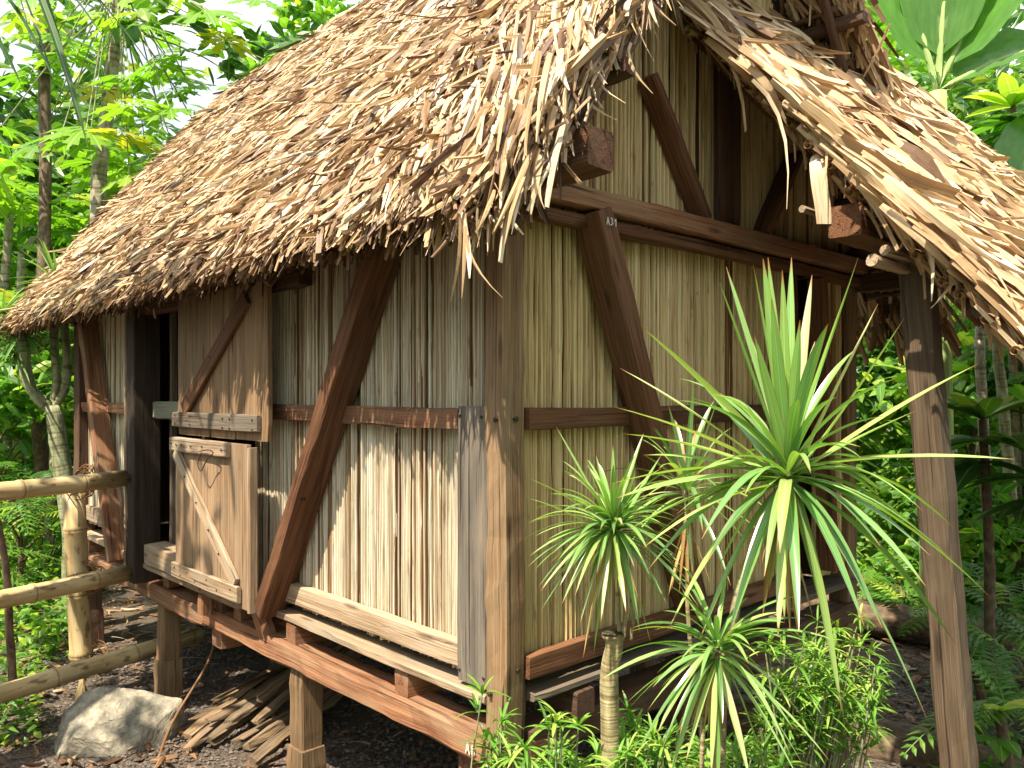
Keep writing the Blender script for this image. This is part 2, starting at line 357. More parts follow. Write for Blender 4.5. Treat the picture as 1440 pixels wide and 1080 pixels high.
# horizontals of the front wall
def rails():
    boxb('rail', -1.90, -.256, .02, .055, 1.725, 1.797, B, hut, ch=.004)
    boxb('rail', -4.62, -3.63, .02, .055, 1.72, 1.79, B, hut, ch=.004)
    boxb('sill', -1.62, -.256, .028, .07, .893, .982, LG, hut, ch=.004)
    boxb('sill', -4.62, -3.63, .028, .07, .93, 1.03, LG, hut, ch=.004)
    boxb('sill', -3.05, -2.30, -.075, .06, .845, .965, LG, hut)
    boxb('ledge', -1.80, -.10, 0, .20, .812, .845, LG, hut)
    boxb('ledge', -3.12, -1.82, -.06, .18, .806, .835, LG, hut)
    boxb('ledge', -4.70, -3.40, 0, .20, .80, .832, LG, hut)
    boxb('floor_beam', -4.70, -2.36, -.012, .125, .605, .706, B, hut, jit=.010, ch=.012)
    boxb('floor_beam', -2.352, -.098, -.012, .13, .618, .716, B, hut, jit=.012, ch=.012)
    boxb('wall_plate', -5.6, .36, -.005, .118, 2.507, 2.63, BR, hut, jit=.005, ch=.009)
    boxb('lintel', -3.5, -1.3, -.02, .05, 2.33, 2.40, D, hut)
    boxb('board', -3.17, -2.30, .02, .05, 1.70, 1.805, M['green'], hut, jit=.002)
rails()
# joist ends between ledge and beam, and blocks below
for x in (-4.45, -3.98, -2.93, -2.20, -1.98, -1.43, -.575): boxb('joist', x - .045, x + .045, .012, .55, .708, .808, B, hut)
beam('joist', (-1.70, -.02, .86), (-1.66, .03, .66), .075, .06, B, hut, side=(1, 0, 0))
beam('joist', (-2.22, -.05, .81), (-2.22, -.05, .71), .06, .06, B, hut, side=(1, 0, 0))
boxb('cross_beam', -2.33, -2.20, .03, 2.6, .505, .602, B, hut)
boxb('cross_beam', -.27, -.13, .03, .5, .50, .612, B, hut)
# stilts with a wider foot spliced on
for x, y in ((-1.38, .06), (-3.03, .06), (-4.55, .07), (-1.35, 1.3), (-3.0, 1.3), (-1.35, 2.5), (-3.0, 2.5), (-.3, 1.4)):
    st = boxb('stilt', x - .055, x + .055, y - .05, y + .055, .26, .612, P if x > -4 else D, hut)
    boxb('footing', x - .066, x + .066, y - .06, y + .066, -.05, .262, P if x > -4 else D, st, jit=.008)
# diagonal braces on the front
beam('brace', (-1.585, -.015, .835), (-.64, -.012, 2.42), .13, .075, BR, hut, side=(0, 1, 0), jit=.007)
beam('brace', (-4.36, -.02, 2.42), (-3.68, -.02, .76), .12, .075, B, hut, side=(0, 1, 0), jit=.007)
# stalk panels ----------------------------------------------------------------
def stalk_panel(name, axis, a0, a1, base, face, ztop, parent=hut, dark=0.0, wmin=.0038, wmax=.0085, gaps=.1, m=None, lowr=.11, sdv=.26):
    """split stalks side by side; axis 'x' runs along the front, 'y' along the gable; ztop may be a function"""
    mb = MB(); a = a0; k = 0
    while a < a1:
        wv = random.uniform(wmin, wmax) * (1.5 if random.random() < .08 else 1); zt = ztop(a) if callable(ztop) else ztop
        if zt - base < .05: a += wv; continue
        r = min(1, max(0, random.gauss(.60, sdv) - dark)); ph = random.uniform(0, 99); lean = random.gauss(0, .005)
        if random.random() < lowr: r = random.uniform(0, .25)
        dep = random.uniform(0, .018); n = max(3, int((zt - base) / .07)); prev = None
        zt += random.uniform(-.006, .006); bt = base + random.uniform(-.012, .006)
        gap = random.random() < gaps; ph2 = random.uniform(0, 99)
        for i in range(n + 1):
            z = bt + (zt - bt) * i / n
            j = lean * (z - base) / 1. + (.0035 + .006 * (ph % 1) ** 4) * noise.noise(V((z * 2.6, ph, 0))) + .0016 * noise.noise(V((z * 9, ph, 5)))
            ww = wv * .5 * (1.04 + .22 * noise.noise(V((z * 3, ph2, 7)))) * (.72 if gap else 1)
            dd = dep + .004 * noise.noise(V((z * 4, ph, 9)))
            c = a + wv / 2 + j
            prof = [(-1, .014), (-.72, .0025), (0, -.001), (.72, .0025), (1, .014)]
            if axis == 'x': pts = [(c + q * ww, face + dd + e, z) for q, e in prof]
            else: pts = [(face - dd - e, c + q * ww, z) for q, e in prof]
            cur = mb.ring(pts, [(z, ph + q * ww, e) for q, e in prof], r)
            if prev: mb.bridge(prev, cur, False)
            prev = cur
        a += wv * .985; k += 1
    # dark lath backing closes the gaps
    bk = face + .03 if axis == 'x' else face - .03
    z0 = base
    p = [(a0, base), (a1, base)]
    o = obj(name, mb, m or M['stalk'], parent); return o
def backing(parent, axis, poly, off, th=.01):
    mb = MB(); fr = []
    for t in (0, th):
        fr.append([mb.vert((a, off + t, z) if axis == 'x' else (off - t, a, z), (z, a, 0), .1) for a, z in poly])
    mb.f.append(tuple(fr[0])); mb.f.append(tuple(reversed(fr[1]))); mb.bridge(fr[0], fr[1])
    obj('backing_board', mb, M['dark'], parent)
p = stalk_panel('wall_panel', 'x', -1.90, -.095, .875, .062, 2.50, gaps=.24); backing(p, 'x', [(-1.90, .88), (-.095, .88), (-.095, 2.5), (-1.90, 2.5)], .10)
p = stalk_panel('wall_panel', 'x', -4.62, -3.36, .90, .062, 2.50, gaps=.1); backing(p, 'x', [(-4.6, .9), (-3.36, .9), (-3.36, 2.5), (-4.6, 2.5)], .10)
RZ = 1.32
roofz = lambda y: 4.52 - 1.27 * abs(y - RZ)
gz = lambda y: roofz(y) - .24
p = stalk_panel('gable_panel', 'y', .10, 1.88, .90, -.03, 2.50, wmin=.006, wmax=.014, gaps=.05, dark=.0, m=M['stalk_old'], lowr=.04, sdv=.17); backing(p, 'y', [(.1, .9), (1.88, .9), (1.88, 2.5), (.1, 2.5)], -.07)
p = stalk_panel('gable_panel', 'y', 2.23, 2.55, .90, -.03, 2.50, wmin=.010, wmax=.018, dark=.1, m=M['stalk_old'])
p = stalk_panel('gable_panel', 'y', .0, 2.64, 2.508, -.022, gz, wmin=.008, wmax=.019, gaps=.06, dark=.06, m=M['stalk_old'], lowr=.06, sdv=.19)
backing(p, 'y', [(0, 2.5), (2.64, 2.5), (2.64, gz(2.64)), (RZ, gz(RZ)), (0, gz(0))], -.065)
# closing walls so that the inside is dark
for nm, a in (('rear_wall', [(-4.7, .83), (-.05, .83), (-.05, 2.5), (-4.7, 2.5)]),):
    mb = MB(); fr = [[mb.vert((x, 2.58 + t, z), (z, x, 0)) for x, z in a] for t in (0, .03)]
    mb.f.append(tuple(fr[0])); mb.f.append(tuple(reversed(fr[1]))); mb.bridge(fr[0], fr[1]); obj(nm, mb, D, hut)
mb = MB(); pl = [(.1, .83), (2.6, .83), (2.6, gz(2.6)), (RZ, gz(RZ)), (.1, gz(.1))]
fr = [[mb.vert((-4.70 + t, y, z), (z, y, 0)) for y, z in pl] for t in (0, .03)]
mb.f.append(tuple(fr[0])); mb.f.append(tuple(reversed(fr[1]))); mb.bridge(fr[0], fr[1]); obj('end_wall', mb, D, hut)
boxb('floor', -4.6, -.12, .21, 2.55, .80, .83, D, hut)
boxb('door_stud', -2.78, -2.74, .16, .20, .84, 2.4, G, hut, jit=.002)
boxb('door_stud', -3.12, -3.09, .10, .14, .84, 2.4, G, hut, jit=.002)
# gable timbers
boxb('tie_beam', .012, .085, .02, 2.62, 2.488, 2.562, B, hut, ch=.006)
boxb('tie_beam', -.012, .055, .11, 2.62, 2.428, 2.470, BR, hut, ch=.005)
boxb('rail', -.02, .018, .10, 1.86, 1.727, 1.80, BR, hut, ch=.004)
boxb('sill', -.02, .022, .10, 1.90, .903, .985, BR, hut, ch=.004)
boxb('ledge', -.16, .03, .12, 2.60, .825, .852, G, hut)
boxb('floor_beam', -.12, .02, .12, 2.60, .62, .72, D, hut, jit=.01)
boxb('joist', -.10, .045, .30, .40, .724, .822, D, hut); boxb('joist', -.10, .045, 1.15, 1.25, .724, .822, D, hut)
beam('brace', (.056, .375, 2.486), (.056, .98, .99), .115, .09, BR, hut, side=(1, 0, 0), jit=.006)
beam('brace', (.02, .73, 3.06), (.02, 1.10, 2.57), .085, .045, BR, hut, side=(1, 0, 0))
beam('brace', (.02, 1.90, 3.0), (.02, 1.58, 2.57), .085, .045, BR, hut, side=(1, 0, 0))
beam('brace', (.03, 2.10, 2.42), (.03, 2.24, .95), .09, .05, BR, hut, side=(1, 0, 0))
boxb('king_post', -.018, .015, 1.24, 1.42, 2.57, 4.0, D, hut, jit=.003)
boxb('door_jamb', -.08, .012, 1.885, 1.95, .86, 2.43, D, hut)
boxb('wall_plate', -5.6, .34, 2.56, 2.66, 2.512, 2.622, D, hut)

for (x, y, z, d) in ((-.03, -.006, 1.763, 0), (-.06, -.006, .865, 0), (-.02, -.006, .66, 0), (.006, .05, 1.765, 1), (.006, .06, .945, 1), (.006, .05, 2.42, 1), (-1.2, -.056, 1.40, 0), (-1.52, -.056, .93, 0), (-.78, -.056, 2.18, 0)):
    mb = MB(); dd = V((0, -.012, 0)) if d == 0 else V((.012, 0, 0)); tube(mb, [V((x, y, z)) - dd, V((x, y, z)) + dd * .3, V((x, y, z)) + dd * .5], [.009, .009, .006], 7, .3); obj('peg', mb, M['nail'], hut)
for (x, z) in ((-.235, 1.775), (-.12, 1.77), (-.235, .9), (-.11, .9)):
    mb = MB(); tube(mb, [(x, .014, z), (x, .009, z), (x, .007, z)], [.006, .006, .004], 7); obj('nail', mb, M['nail'], hut)
# doors ------------------------------------------------------------------------
def nails(parent, spots, y, r=.006):
    for x, z in spots:
        mb = MB(); tube(mb, [(x, y + .003, z), (x, y - .003, z), (x, y - .005, z)], [r, r, r * .6], 8); obj('nail', mb, M['nail'], parent)
def door(x0, x1, z0, z1, y, planks, m, name='door'):
    first = None; e = [x0] + planks + [x1]
    mb0 = MB()
    for a, b_ in zip(e, e[1:]):
        o = boxb('plank', a + .003, b_ - .003, y, y + .025, z0 + random.uniform(0, .004), z1 - random.uniform(0, .004), m, hut, jit=.0015, ch=.003)
        if first is None: first = o; o.name = name
        else: o.parent = first
    return first
ud = door(-2.525, -1.475, 1.63, 2.37, -.075, [-2.10, -1.81], P, 'upper_door')
boxb('batten', -2.545, -1.535, -.099, -.077, 1.672, 1.752, G, ud, jit=.003)
beam('door_brace', (-2.40, -.088, 1.765), (-1.66, -.088, 2.30), .085, .022, BR, ud, side=(0, 0, 1), jit=.002)
nails(ud, [(-2.5, 1.735), (-2.5, 1.69), (-2.3, 1.735), (-2.3, 1.69), (-1.9, 1.73), (-1.9, 1.685), (-1.82, 1.73), (-1.82, 1.685), (-1.58, 1.73), (-1.58, 1.685), (-2.05, 2.03), (-1.88, 2.16)], -.099)
lo = door(-2.49, -1.625, .845, 1.615, -.10, [-2.17, -1.93], M['tan'], 'lower_door')
boxb('batten', -2.51, -1.80, -.126, -.103, 1.545, 1.62, LG, lo, jit=.003)
boxb('batten', -2.48, -1.68, -.126, -.103, .875, .955, LG, lo, jit=.003)
beam('door_brace', (-2.45, -.114, 1.54), (-1.72, -.114, .96), .07, .022, LG, lo, side=(0, 0, 1), jit=.002)
boxb('edge_strip', -1.626, -1.600, -.105, -.06, .84, 1.60, LG, lo, jit=.002)
nails(lo, [(-2.48, 1.585), (-2.41, 1.58), (-2.34, 1.585), (-2.22, 1.58), (-2.08, 1.585), (-1.85, 1.58), (-2.43, .93), (-2.35, .90), (-2.26, .93), (-2.16, .9), (-2.02, .93), (-1.9, .9), (-1.75, .93), (-2.3, 1.42), (-2.15, 1.3), (-2.0, 1.18), (-1.88, 1.08)], -.126)
mb = MB(); tube(mb, curve_pts([(-2.10, -.13, 1.56), (-1.98, -.14, 1.575), (-1.90, -.145, 1.565), (-1.96, -.15, 1.53), (-2.03, -.15, 1.47), (-2.07, -.15, 1.50), (-2.06, -.14, 1.555)], 24), [.003] * 25, 6); obj('latch_wire', mb, M['nail'], lo)

# painted inventory marks --------------------------------------------------------
GL = {'A': [[(0, 0), (.5, 1), (1, 0)], [(.2, .35), (.8, .35)]], '8': [[(.5, .5), (.1, .75), (.5, 1), (.9, .75), (.5, .5), (.05, .25), (.5, 0), (.95, .25), (.5, .5)]],
      '3': [[(.1, .95), (.8, .85), (.45, .55), (.9, .3), (.1, 0)]], '1': [[(.1, .65), (.55, 1), (.55, 0)]]}
def mark(txt, o, ux, uz, h, parent, nrm):
    mb = MB(); x = 0; wd = h * .13; nn = V(nrm)
    for ch_ in txt:
        for st in GL[ch_]:
            for a, b_ in zip(st, st[1:]):
                A = V(o) + V(ux) * (x + a[0] * h * .55) + V(uz) * a[1] * h; B_ = V(o) + V(ux) * (x + b_[0] * h * .55) + V(uz) * b_[1] * h
                d = (B_ - A).normalized(); s = d.cross(nn).normalized() * wd / 2; A -= d * wd * .3; B_ += d * wd * .3
                q = [A - s, A + s, B_ + s, B_ - s]; k = [mb.vert(c) for c in q] + [mb.vert(c + nn * .0012) for c in q]
                mb.f += [(k[0], k[1], k[2], k[3]), (k[4], k[5], k[6], k[7])] + [(k[i], k[(i + 1) % 4], k[4 + (i + 1) % 4], k[4 + i]) for i in range(4)]
        x += h * .8
    return obj('painted_mark', mb, M['paint'], parent)
mark('A8', (-.165, -.0195, .645), (1, 0, 0), (0, 0, 1), .034, hut, (0, -1, 0))
mark('A8', (-.083, -.0085, .610), (1, 0, 0), (0, 0, 1), .034, hut, (0, -1, 0))
mark('A31', (.1195, .372, 2.430), (0, 1, 0), (0, 0, 1), .026, hut, (1, 0, 0))

# ------------------------------------------------------------------ thatch
roof = boxb('ridge_pole', -5.7, .30, RZ - .04, RZ + .04, 4.16, 4.24, D, hut); roof.name = 'roof'
for y in (.2, .75):
    z = roofz(y) - .22; boxb('purlin', -5.65, .36, y - .025, y + .025, z - .05, z, D, roof)
    y2 = 2 * RZ - y; boxb('purlin', -5.65, .36, y2 - .025, y2 + .025, z - .05, z, D, roof)
dn = V((0, -1, -1.27)).normalized()
for x in (.30, -1.2, -2.6, -4.0, -5.5):
    for s in (-1, 1):
        q = .82 if (x > 0 and s > 0) else 1.50; beam('rafter', (x - .08, RZ, 4.22), (x - .08, RZ + s * q, 4.22 - q * 1.27), .035, .04, D, roof, side=(1, 0, 0))
def slab(name, f0, f1, us, vs, m, parent):
    """thick sheet between two surfaces f0(u,v), f1(u,v)"""
    mb = MB(); A = [[mb.vert(f0(u, v), (u * 2, v * 2, 0)) for v in vs] for u in us]; Bb = [[mb.vert(f1(u, v), (u * 2, v * 2, 1)) for v in vs] for u in us]
    nu, nv = len(us), len(vs)
    for i in range(nu - 1):
        for j in range(nv - 1):
            mb.f.append((A[i][j], A[i + 1][j], A[i + 1][j + 1], A[i][j + 1])); mb.f.append((Bb[i][j + 1], Bb[i + 1][j + 1], Bb[i + 1][j], Bb[i][j]))
    for i in range(nu - 1):
        for j in (0, nv - 1): mb.f.append((A[i][j], A[i + 1][j], Bb[i + 1][j], Bb[i][j]))
    for j in range(nv - 1):
        for i in (0, nu - 1): mb.f.append((A[i][j], A[i][j + 1], Bb[i][j + 1], Bb[i][j]))
    return obj(name, mb, m, parent)
XL, XR = -5.75, .27
def sag(x): return -.05 * max(0, (-x - 4.4) / 1.35) ** 2
lin = lambda a, b_, n: [a + (b_ - a) * i / n for i in range(n + 1)]
EY = .345
slab('thatch_core', lambda x, y: (x, y, roofz(y) + sag(x) - .035), lambda x, y: (x, y, roofz(y) + sag(x) - (.17 if y > .2 else .10)), lin(XL + .1, XR - .02, 20), lin(-EY + .07, RZ, 8), M['under'], roof)
slab('thatch_core', lambda x, y: (x, y, roofz(y) + sag(x) - .035), lambda x, y: (x, y, roofz(y) + sag(x) - .17), lin(XL + .1, XR - .02, 20), lin(RZ, 2 * RZ + EY - .05, 8), M['under'], roof)

def blade(mb, p, d, nrm, Ln, wd, r, fold=.6, droop=0, bend=0, lift=0, n=3, blunt=False, twist=0):
    d = d.normalized(); s = d.cross(nrm).normalized(); nn = s.cross(d)
    if twist:
        c_, s_ = math.cos(twist), math.sin(twist); s, nn = s * c_ + nn * s_, nn * c_ - s * s_
    pts = []; ws = []
    for i in range(n + 1):
        t = i / n; pts.append(p + d * (Ln * t) + nn * (lift * math.sin(math.pi * t) * Ln) + s * (bend * t * t * Ln) + V((0, 0, -droop * t * t * Ln)))
        ws.append(wd * (1 if t < .55 else (1 - (t - .55) * (.6 if blunt else 1.85))) * (.8 if i == 0 else 1))
    rate = random.gauss(0, .7); ids = []
    for i, q in enumerate(pts):
        th = rate * (i / n - .3); c_, s_ = math.cos(th), math.sin(th); s2 = s * c_ + nn * s_; n2 = nn * c_ - s * s_; t = i / n; ww = ws[i]; e = random.uniform(.8, 1.2)
        ids.append((mb.vert(q - s2 * ww * e, (-1, t, r * 7), r), mb.vert(q + n2 * ww * fold, (0, t, r * 7), r), mb.vert(q + s2 * ww, (1, t, r * 7), r)))
    for a, b in zip(ids, ids[1:]):
        mb.f.append((a[0], a[1], b[1], b[0])); mb.f.append((a[1], a[2], b[2], b[1]))
def rr_(): 
    q = random.random(); return random.uniform(0, .2) if q < .10 else (random.uniform(.2, .75) if q < .62 else random.uniform(.7, 1))
nF = V((0, -1.27, 1)).normalized()
mb = MB()
def tipped(mb, tip, d, Ln, *a, **k): blade(mb, tip - d.normalized() * Ln, d, a[0], Ln, *a[1:], **k)
for i in range(46000):
    x = XR - (XR - XL) * random.random() ** 1.2; q = random.random(); y = RZ - q * (RZ + EY + .03)
    k = max(-.12, min(.75, (-x - .5) * .40)) + random.gauss(0, .24) + .25 * noise.noise(V((x * 1.5, y * 1.5, 0)))
    up = random.random(); lift = random.gauss(.03, .04) if up < .75 else random.uniform(.1, .28)
    d = (dn + V((-1, 0, 0)) * k + nF * lift)
    near = min(1, max(0, (x + 2.6) / 2))
    Ln = random.uniform(.10, .27) + near * random.random() * .12; wd = random.choice((.0035, .005, .0065, .008, .012)) * (1 + .15 * near)
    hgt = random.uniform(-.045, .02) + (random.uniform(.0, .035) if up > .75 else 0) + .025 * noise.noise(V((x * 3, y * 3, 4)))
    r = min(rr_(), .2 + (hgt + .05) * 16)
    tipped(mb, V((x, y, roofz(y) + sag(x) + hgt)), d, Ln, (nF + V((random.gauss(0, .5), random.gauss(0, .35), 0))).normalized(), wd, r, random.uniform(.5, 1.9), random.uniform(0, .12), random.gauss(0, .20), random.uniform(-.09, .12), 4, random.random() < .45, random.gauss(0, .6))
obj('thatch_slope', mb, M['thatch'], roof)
# shaggy eave: layered leaf ends under and along the edge
mb = MB()
for i in range(21000):
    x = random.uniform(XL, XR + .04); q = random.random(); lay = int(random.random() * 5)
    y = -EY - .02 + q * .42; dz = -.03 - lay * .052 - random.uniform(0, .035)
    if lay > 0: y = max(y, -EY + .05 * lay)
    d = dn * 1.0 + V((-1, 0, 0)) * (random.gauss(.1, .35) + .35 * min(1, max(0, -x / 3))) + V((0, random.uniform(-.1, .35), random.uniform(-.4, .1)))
    tipped(mb, V((x, y, roofz(y) + sag(x) + dz + random.gauss(0, .012))), d, random.uniform(.07, .18), nF * -1 + V((random.gauss(0, .5), random.gauss(0, .3), 0)), random.uniform(.004, .012), random.uniform(.02, .62 - .09 * lay), random.uniform(.2, 1.4), random.uniform(0, .3), random.gauss(0, .25), 0, 2, True, random.gauss(0, .7))  # deeper layers coloured darker: underside shade of the eave put into the tone
obj('eave_fringe', mb, M['thatch'], roof)
# long loose leaves along the right rake
mb = MB()
for i in range(3600):
    q = random.random(); y = RZ + .1 - q * (RZ + EY + .08); x = random.uniform(XR - .30, XR + .09)
    z = roofz(y) + random.uniform(-.20, .03)
    d = dn * random.uniform(.6, 1.1) + V((1, 0, 0)) * random.uniform(-.05, .45) + V((0, 0, -1)) * random.uniform(0, .6) + V((0, random.gauss(0, .12), 0))
    Ln = random.uniform(.10, .25); tipped(mb, V((x, y, z)), d, Ln, nF + V((random.gauss(.2, .5), random.gauss(0, .4), 0)), random.uniform(.004, .014), min(1, max(.05, random.gauss(.66, .24))), random.uniform(.2, 1.4), random.uniform(.05, .25), random.gauss(0, .25), 0, 5, random.random() < .3, random.gauss(0, .8))
for i in range(190):                              # the few that hang right down over the gable
    q = random.random(); y = .9 - q * 1.3 if i < 75 else random.uniform(.22, .75); x = random.uniform(XR - .05, XR + .07)
    blade(mb, V((x, y, roofz(y) - .05)), V((random.uniform(.0, .35), random.gauss(-.15, .2), -1)), V((1, -.4, 0)), random.uniform(.08, .24), random.uniform(.004, .010), random.uniform(.4, 1), random.uniform(.1, .8), .0, random.gauss(0, .25), random.uniform(-.08, .08), 6, False, random.gauss(0, .8))
obj('rake_fringe', mb, M['thatch'], roof)
# rear slope, mostly unseen
mb = MB(); nB = V((0, 1.27, 1)).normalized(); dB = V((0, 1, -1.27)).normalized()
for i in range(4500):
    x = random.uniform(XL, XR + .04) if i > 1500 else random.uniform(-.3, XR + .05); y = RZ + random.random() * (RZ + EY)
    blade(mb, V((x, y, roofz(y) + random.uniform(-.2 if i < 1500 else -.02, .03))), dB + V((random.gauss(0, .2), 0, 0)), nB, random.uniform(.15, .35), random.uniform(.01, .022), random.random(), .6, .1, 0, 0, 2, True)
obj('thatch_slope', mb, M['thatch'], roof)
# battens and leaf rolls seen from below on the rear overhang
mb = MB()
for i in range(900):
    y = RZ + random.random() * 1.5; x = random.uniform(.0, XR + .06)
    tipped(mb, V((x, y, roofz(y) - random.uniform(.02, .20))), dB + V((random.gauss(.1, .4), 0, random.uniform(-.5, .1))), random.uniform(.10, .24), nB * -1 + V((random.gauss(0, .4), 0, 0)), random.uniform(.006, .016), random.uniform(.3, .9), .8, .2, random.gauss(0, .3), 0, 4, True, random.gauss(0, .6))
obj('rake_fringe', mb, M['thatch_pale'], roof)
for k in range(10):
    y = RZ + .08 + k * .16; mb = MB(); z = roofz(y) - .19
    tube(mb, [(.24, y, z), (-.02, y, z)], [.03, .03], 7, .3, .25); obj('leaf_roll', mb, M['thatch'], roof)

# ------------------------------------------------------------------ porch roof (side porch, falls towards +X)
porch = boxb('porch_beam', .62, .74, .965, 4.2, 2.385, 2.50, BR, hut, jit=.006); porch.name = 'porch_roof'
Y0, Y1 = 1.0, 5.3
def ptop(y):
    return 3.49 + .20 * min(1, (y - Y0) / 1.8) - (max(0, y - 3.9) * .08)
def pz(x, y): return ptop(y) - 1.17 * x - .02 * x * (y - Y0)
def pf(x, y, o=0): return V((x, y, pz(x, y) + o))
slab('thatch_core', lambda x, y: pf(x, y, -.03), lambda x, y: pf(x, y, -.15), lin(-.02, 1.17, 8), lin(Y0 + .03, Y1 - .1, 14), M['under'], porch)
dP = V((1, 0, -1.15)).normalized(); nP = V((1.15, 0, 1)).normalized()
for y in (1.06, 1.9, 2.8, 3.7):
    beam('rafter', (0, y, pz(0, y) - .16), (1.08, y, pz(1.08, y) - .16), .035, .04, BR, porch, side=(0, 1, 0))
mb = MB()
for i in range(13500):
    x = random.uniform(.0, 1.26); y = Y0 + (Y1 - Y0) * random.random() ** 1.3
    k = .45 + random.gauss(0, .25) + .3 * noise.noise(V((x * 2, y * 2, 0))); up = random.random(); lift = random.gauss(.03, .04) if up < .75 else random.uniform(.08, .22)
    d = dP + V((0, 1, 0)) * k + nP * lift
    near = max(0, 1 - (y - Y0) / 2.0)
    Ln = random.uniform(.13, .28) + .16 * near * random.random(); wd = random.choice((.006, .010, .014, .021))
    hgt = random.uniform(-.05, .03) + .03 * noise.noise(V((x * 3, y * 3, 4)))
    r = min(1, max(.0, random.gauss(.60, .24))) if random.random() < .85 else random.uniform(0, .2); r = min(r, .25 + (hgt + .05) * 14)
    tipped(mb, pf(x, y + .1, hgt), d, Ln, (nP + V((random.gauss(0, .5), random.gauss(0, .5), 0))).normalized(), wd, r, random.uniform(.4, 1.8), random.uniform(0, .12), random.gauss(0, .15), random.uniform(-.05, .08), 4, random.random() < .55, random.gauss(0, .55))
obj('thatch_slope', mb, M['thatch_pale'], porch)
mb = MB()                                         # verge: broad pale leaves folded over the edge
for i in range(520):
    x = random.uniform(.05, 1.23); d = dP * random.uniform(.6, 1.1) + V((0, 1, 0)) * random.uniform(-.12, .6) + V((0, 0, -1)) * random.uniform(0, .1)
    tipped(mb, pf(x, Y0 + random.uniform(-.04, .16), random.uniform(-.07, .05)), d, random.uniform(.14, .40), nP + V((0, random.gauss(-.4, .5), 0)), random.uniform(.007, .020), min(1, max(.1, random.gauss(.7, .22))), random.uniform(.2, 1.4), random.uniform(0, .15), random.gauss(0, .2), .03, 5, random.random() < .35, random.gauss(0, .6))
for i in range(700):
    x = random.uniform(.0, 1.26)
    tipped(mb, pf(x, Y0 + random.uniform(-.01, .12), random.uniform(-.15, -.05)), dP + V((0, random.uniform(-.4, .4), -random.uniform(0, .2))), random.uniform(.06, .16), nP * -1 + V((0, -.6, 0)), random.uniform(.005, .014), random.uniform(.05, .6), .8, .05, random.gauss(0, .3), 0, 3, True, random.gauss(0, .6))
for i in range(90):
    x = 1.2 * random.random() ** .7; blade(mb, pf(x, Y0 - .02, -.02), V((random.uniform(-.1, .6), random.gauss(0, .15), -1)), V((.3, -1, 0)), random.uniform(.05, .17), random.uniform(.004, .012), random.uniform(.5, 1), .4, .0, random.gauss(0, .3), .05, 6, False, random.gauss(0, .8))
for i in range(1800):
    y = random.uniform(Y0, Y1); tipped(mb, pf(1.21 + random.uniform(-.05, .06), y, random.uniform(-.13, .02)), dP + V((0, random.gauss(.3, .3), -.1)), random.uniform(.12, .3), nP, random.uniform(.006, .016), random.uniform(.1, 1), .9, .1, 0, 0, 3, True, random.gauss(0, .6))
obj('verge_fringe', mb, M['thatch_pale'], porch)
for k in range(17):                               # curled midrib ends showing along the verge
    x = .07 + k * .071 + random.uniform(-.012, .012); mb = MB(); off = -.075 - random.uniform(0, .045); rd = random.uniform(.015, .023)
    c0 = pf(x, Y0 - .075, off); c1 = pf(x, Y0 + .5, off + .02); d, a, b_ = frame(c1 - c0); prev = None
    for t in (0, 1):
        c = c0 + (c1 - c0) * t; pts = []; an = .4
        for q in range(20):
            rad = rd * (1 - .042 * q); pts.append(c + a * math.cos(an) * rad + b_ * math.sin(an) * rad); an += .5
        cur = mb.ring(pts, [(t, q * .1, 0) for q in range(20)], random.uniform(.2, .6))
        if prev: mb.bridge(prev, cur, False)
        prev = cur
    obj('leaf_roll', mb, M['thatch_pale'], porch, smooth=True)
beam('porch_post', (1.035, 1.155, -.05), (.838, 1.155, 2.40), .097, .095, M['dull'], hut, side=(1, 0, 0), jit=.006, ch=.008)
for (a, b_, r_) in (((.80, .90, 2.285), (1.02, 2.6, 2.14), .021), ((.83, .93, 2.318), (.98, 2.6, 2.2), .018), ((.545, .93, 2.50), (.50, 2.4, 2.52), .013)):
    mb = MB(); tube(mb, [a, (V(a) + V(b_)) / 2, b_], [r_, r_, r_ * .9], 12, .1); obj('pole', mb, LG, porch)
mb = MB(); pts = curve_pts([(.60, .99, 2.70), (.60, .94, 2.66), (.605, .935, 2.58), (.612, .945, 2.50), (.613, .955, 2.44)], 14)
strip(mb, pts, V((.92, .3, -.1)).normalized(), [.03 - .0004 * i for i in range(15)], V((0, -1, 0)), .1, .95); strip(mb, [q + V((.0, .004, 0)) for q in pts], V((.92, .3, -.1)).normalized(), [.03 - .0004 * i for i in range(15)], V((0, -1, 0)), .1, .9)
obj('hanging_leaf', mb, M['thatch_pale'], porch, smooth=True)
boxb('porch_plate', .02, 1.0, 2.56, 2.66, 2.40, 2.49, D, hut)

exec('')  # section break
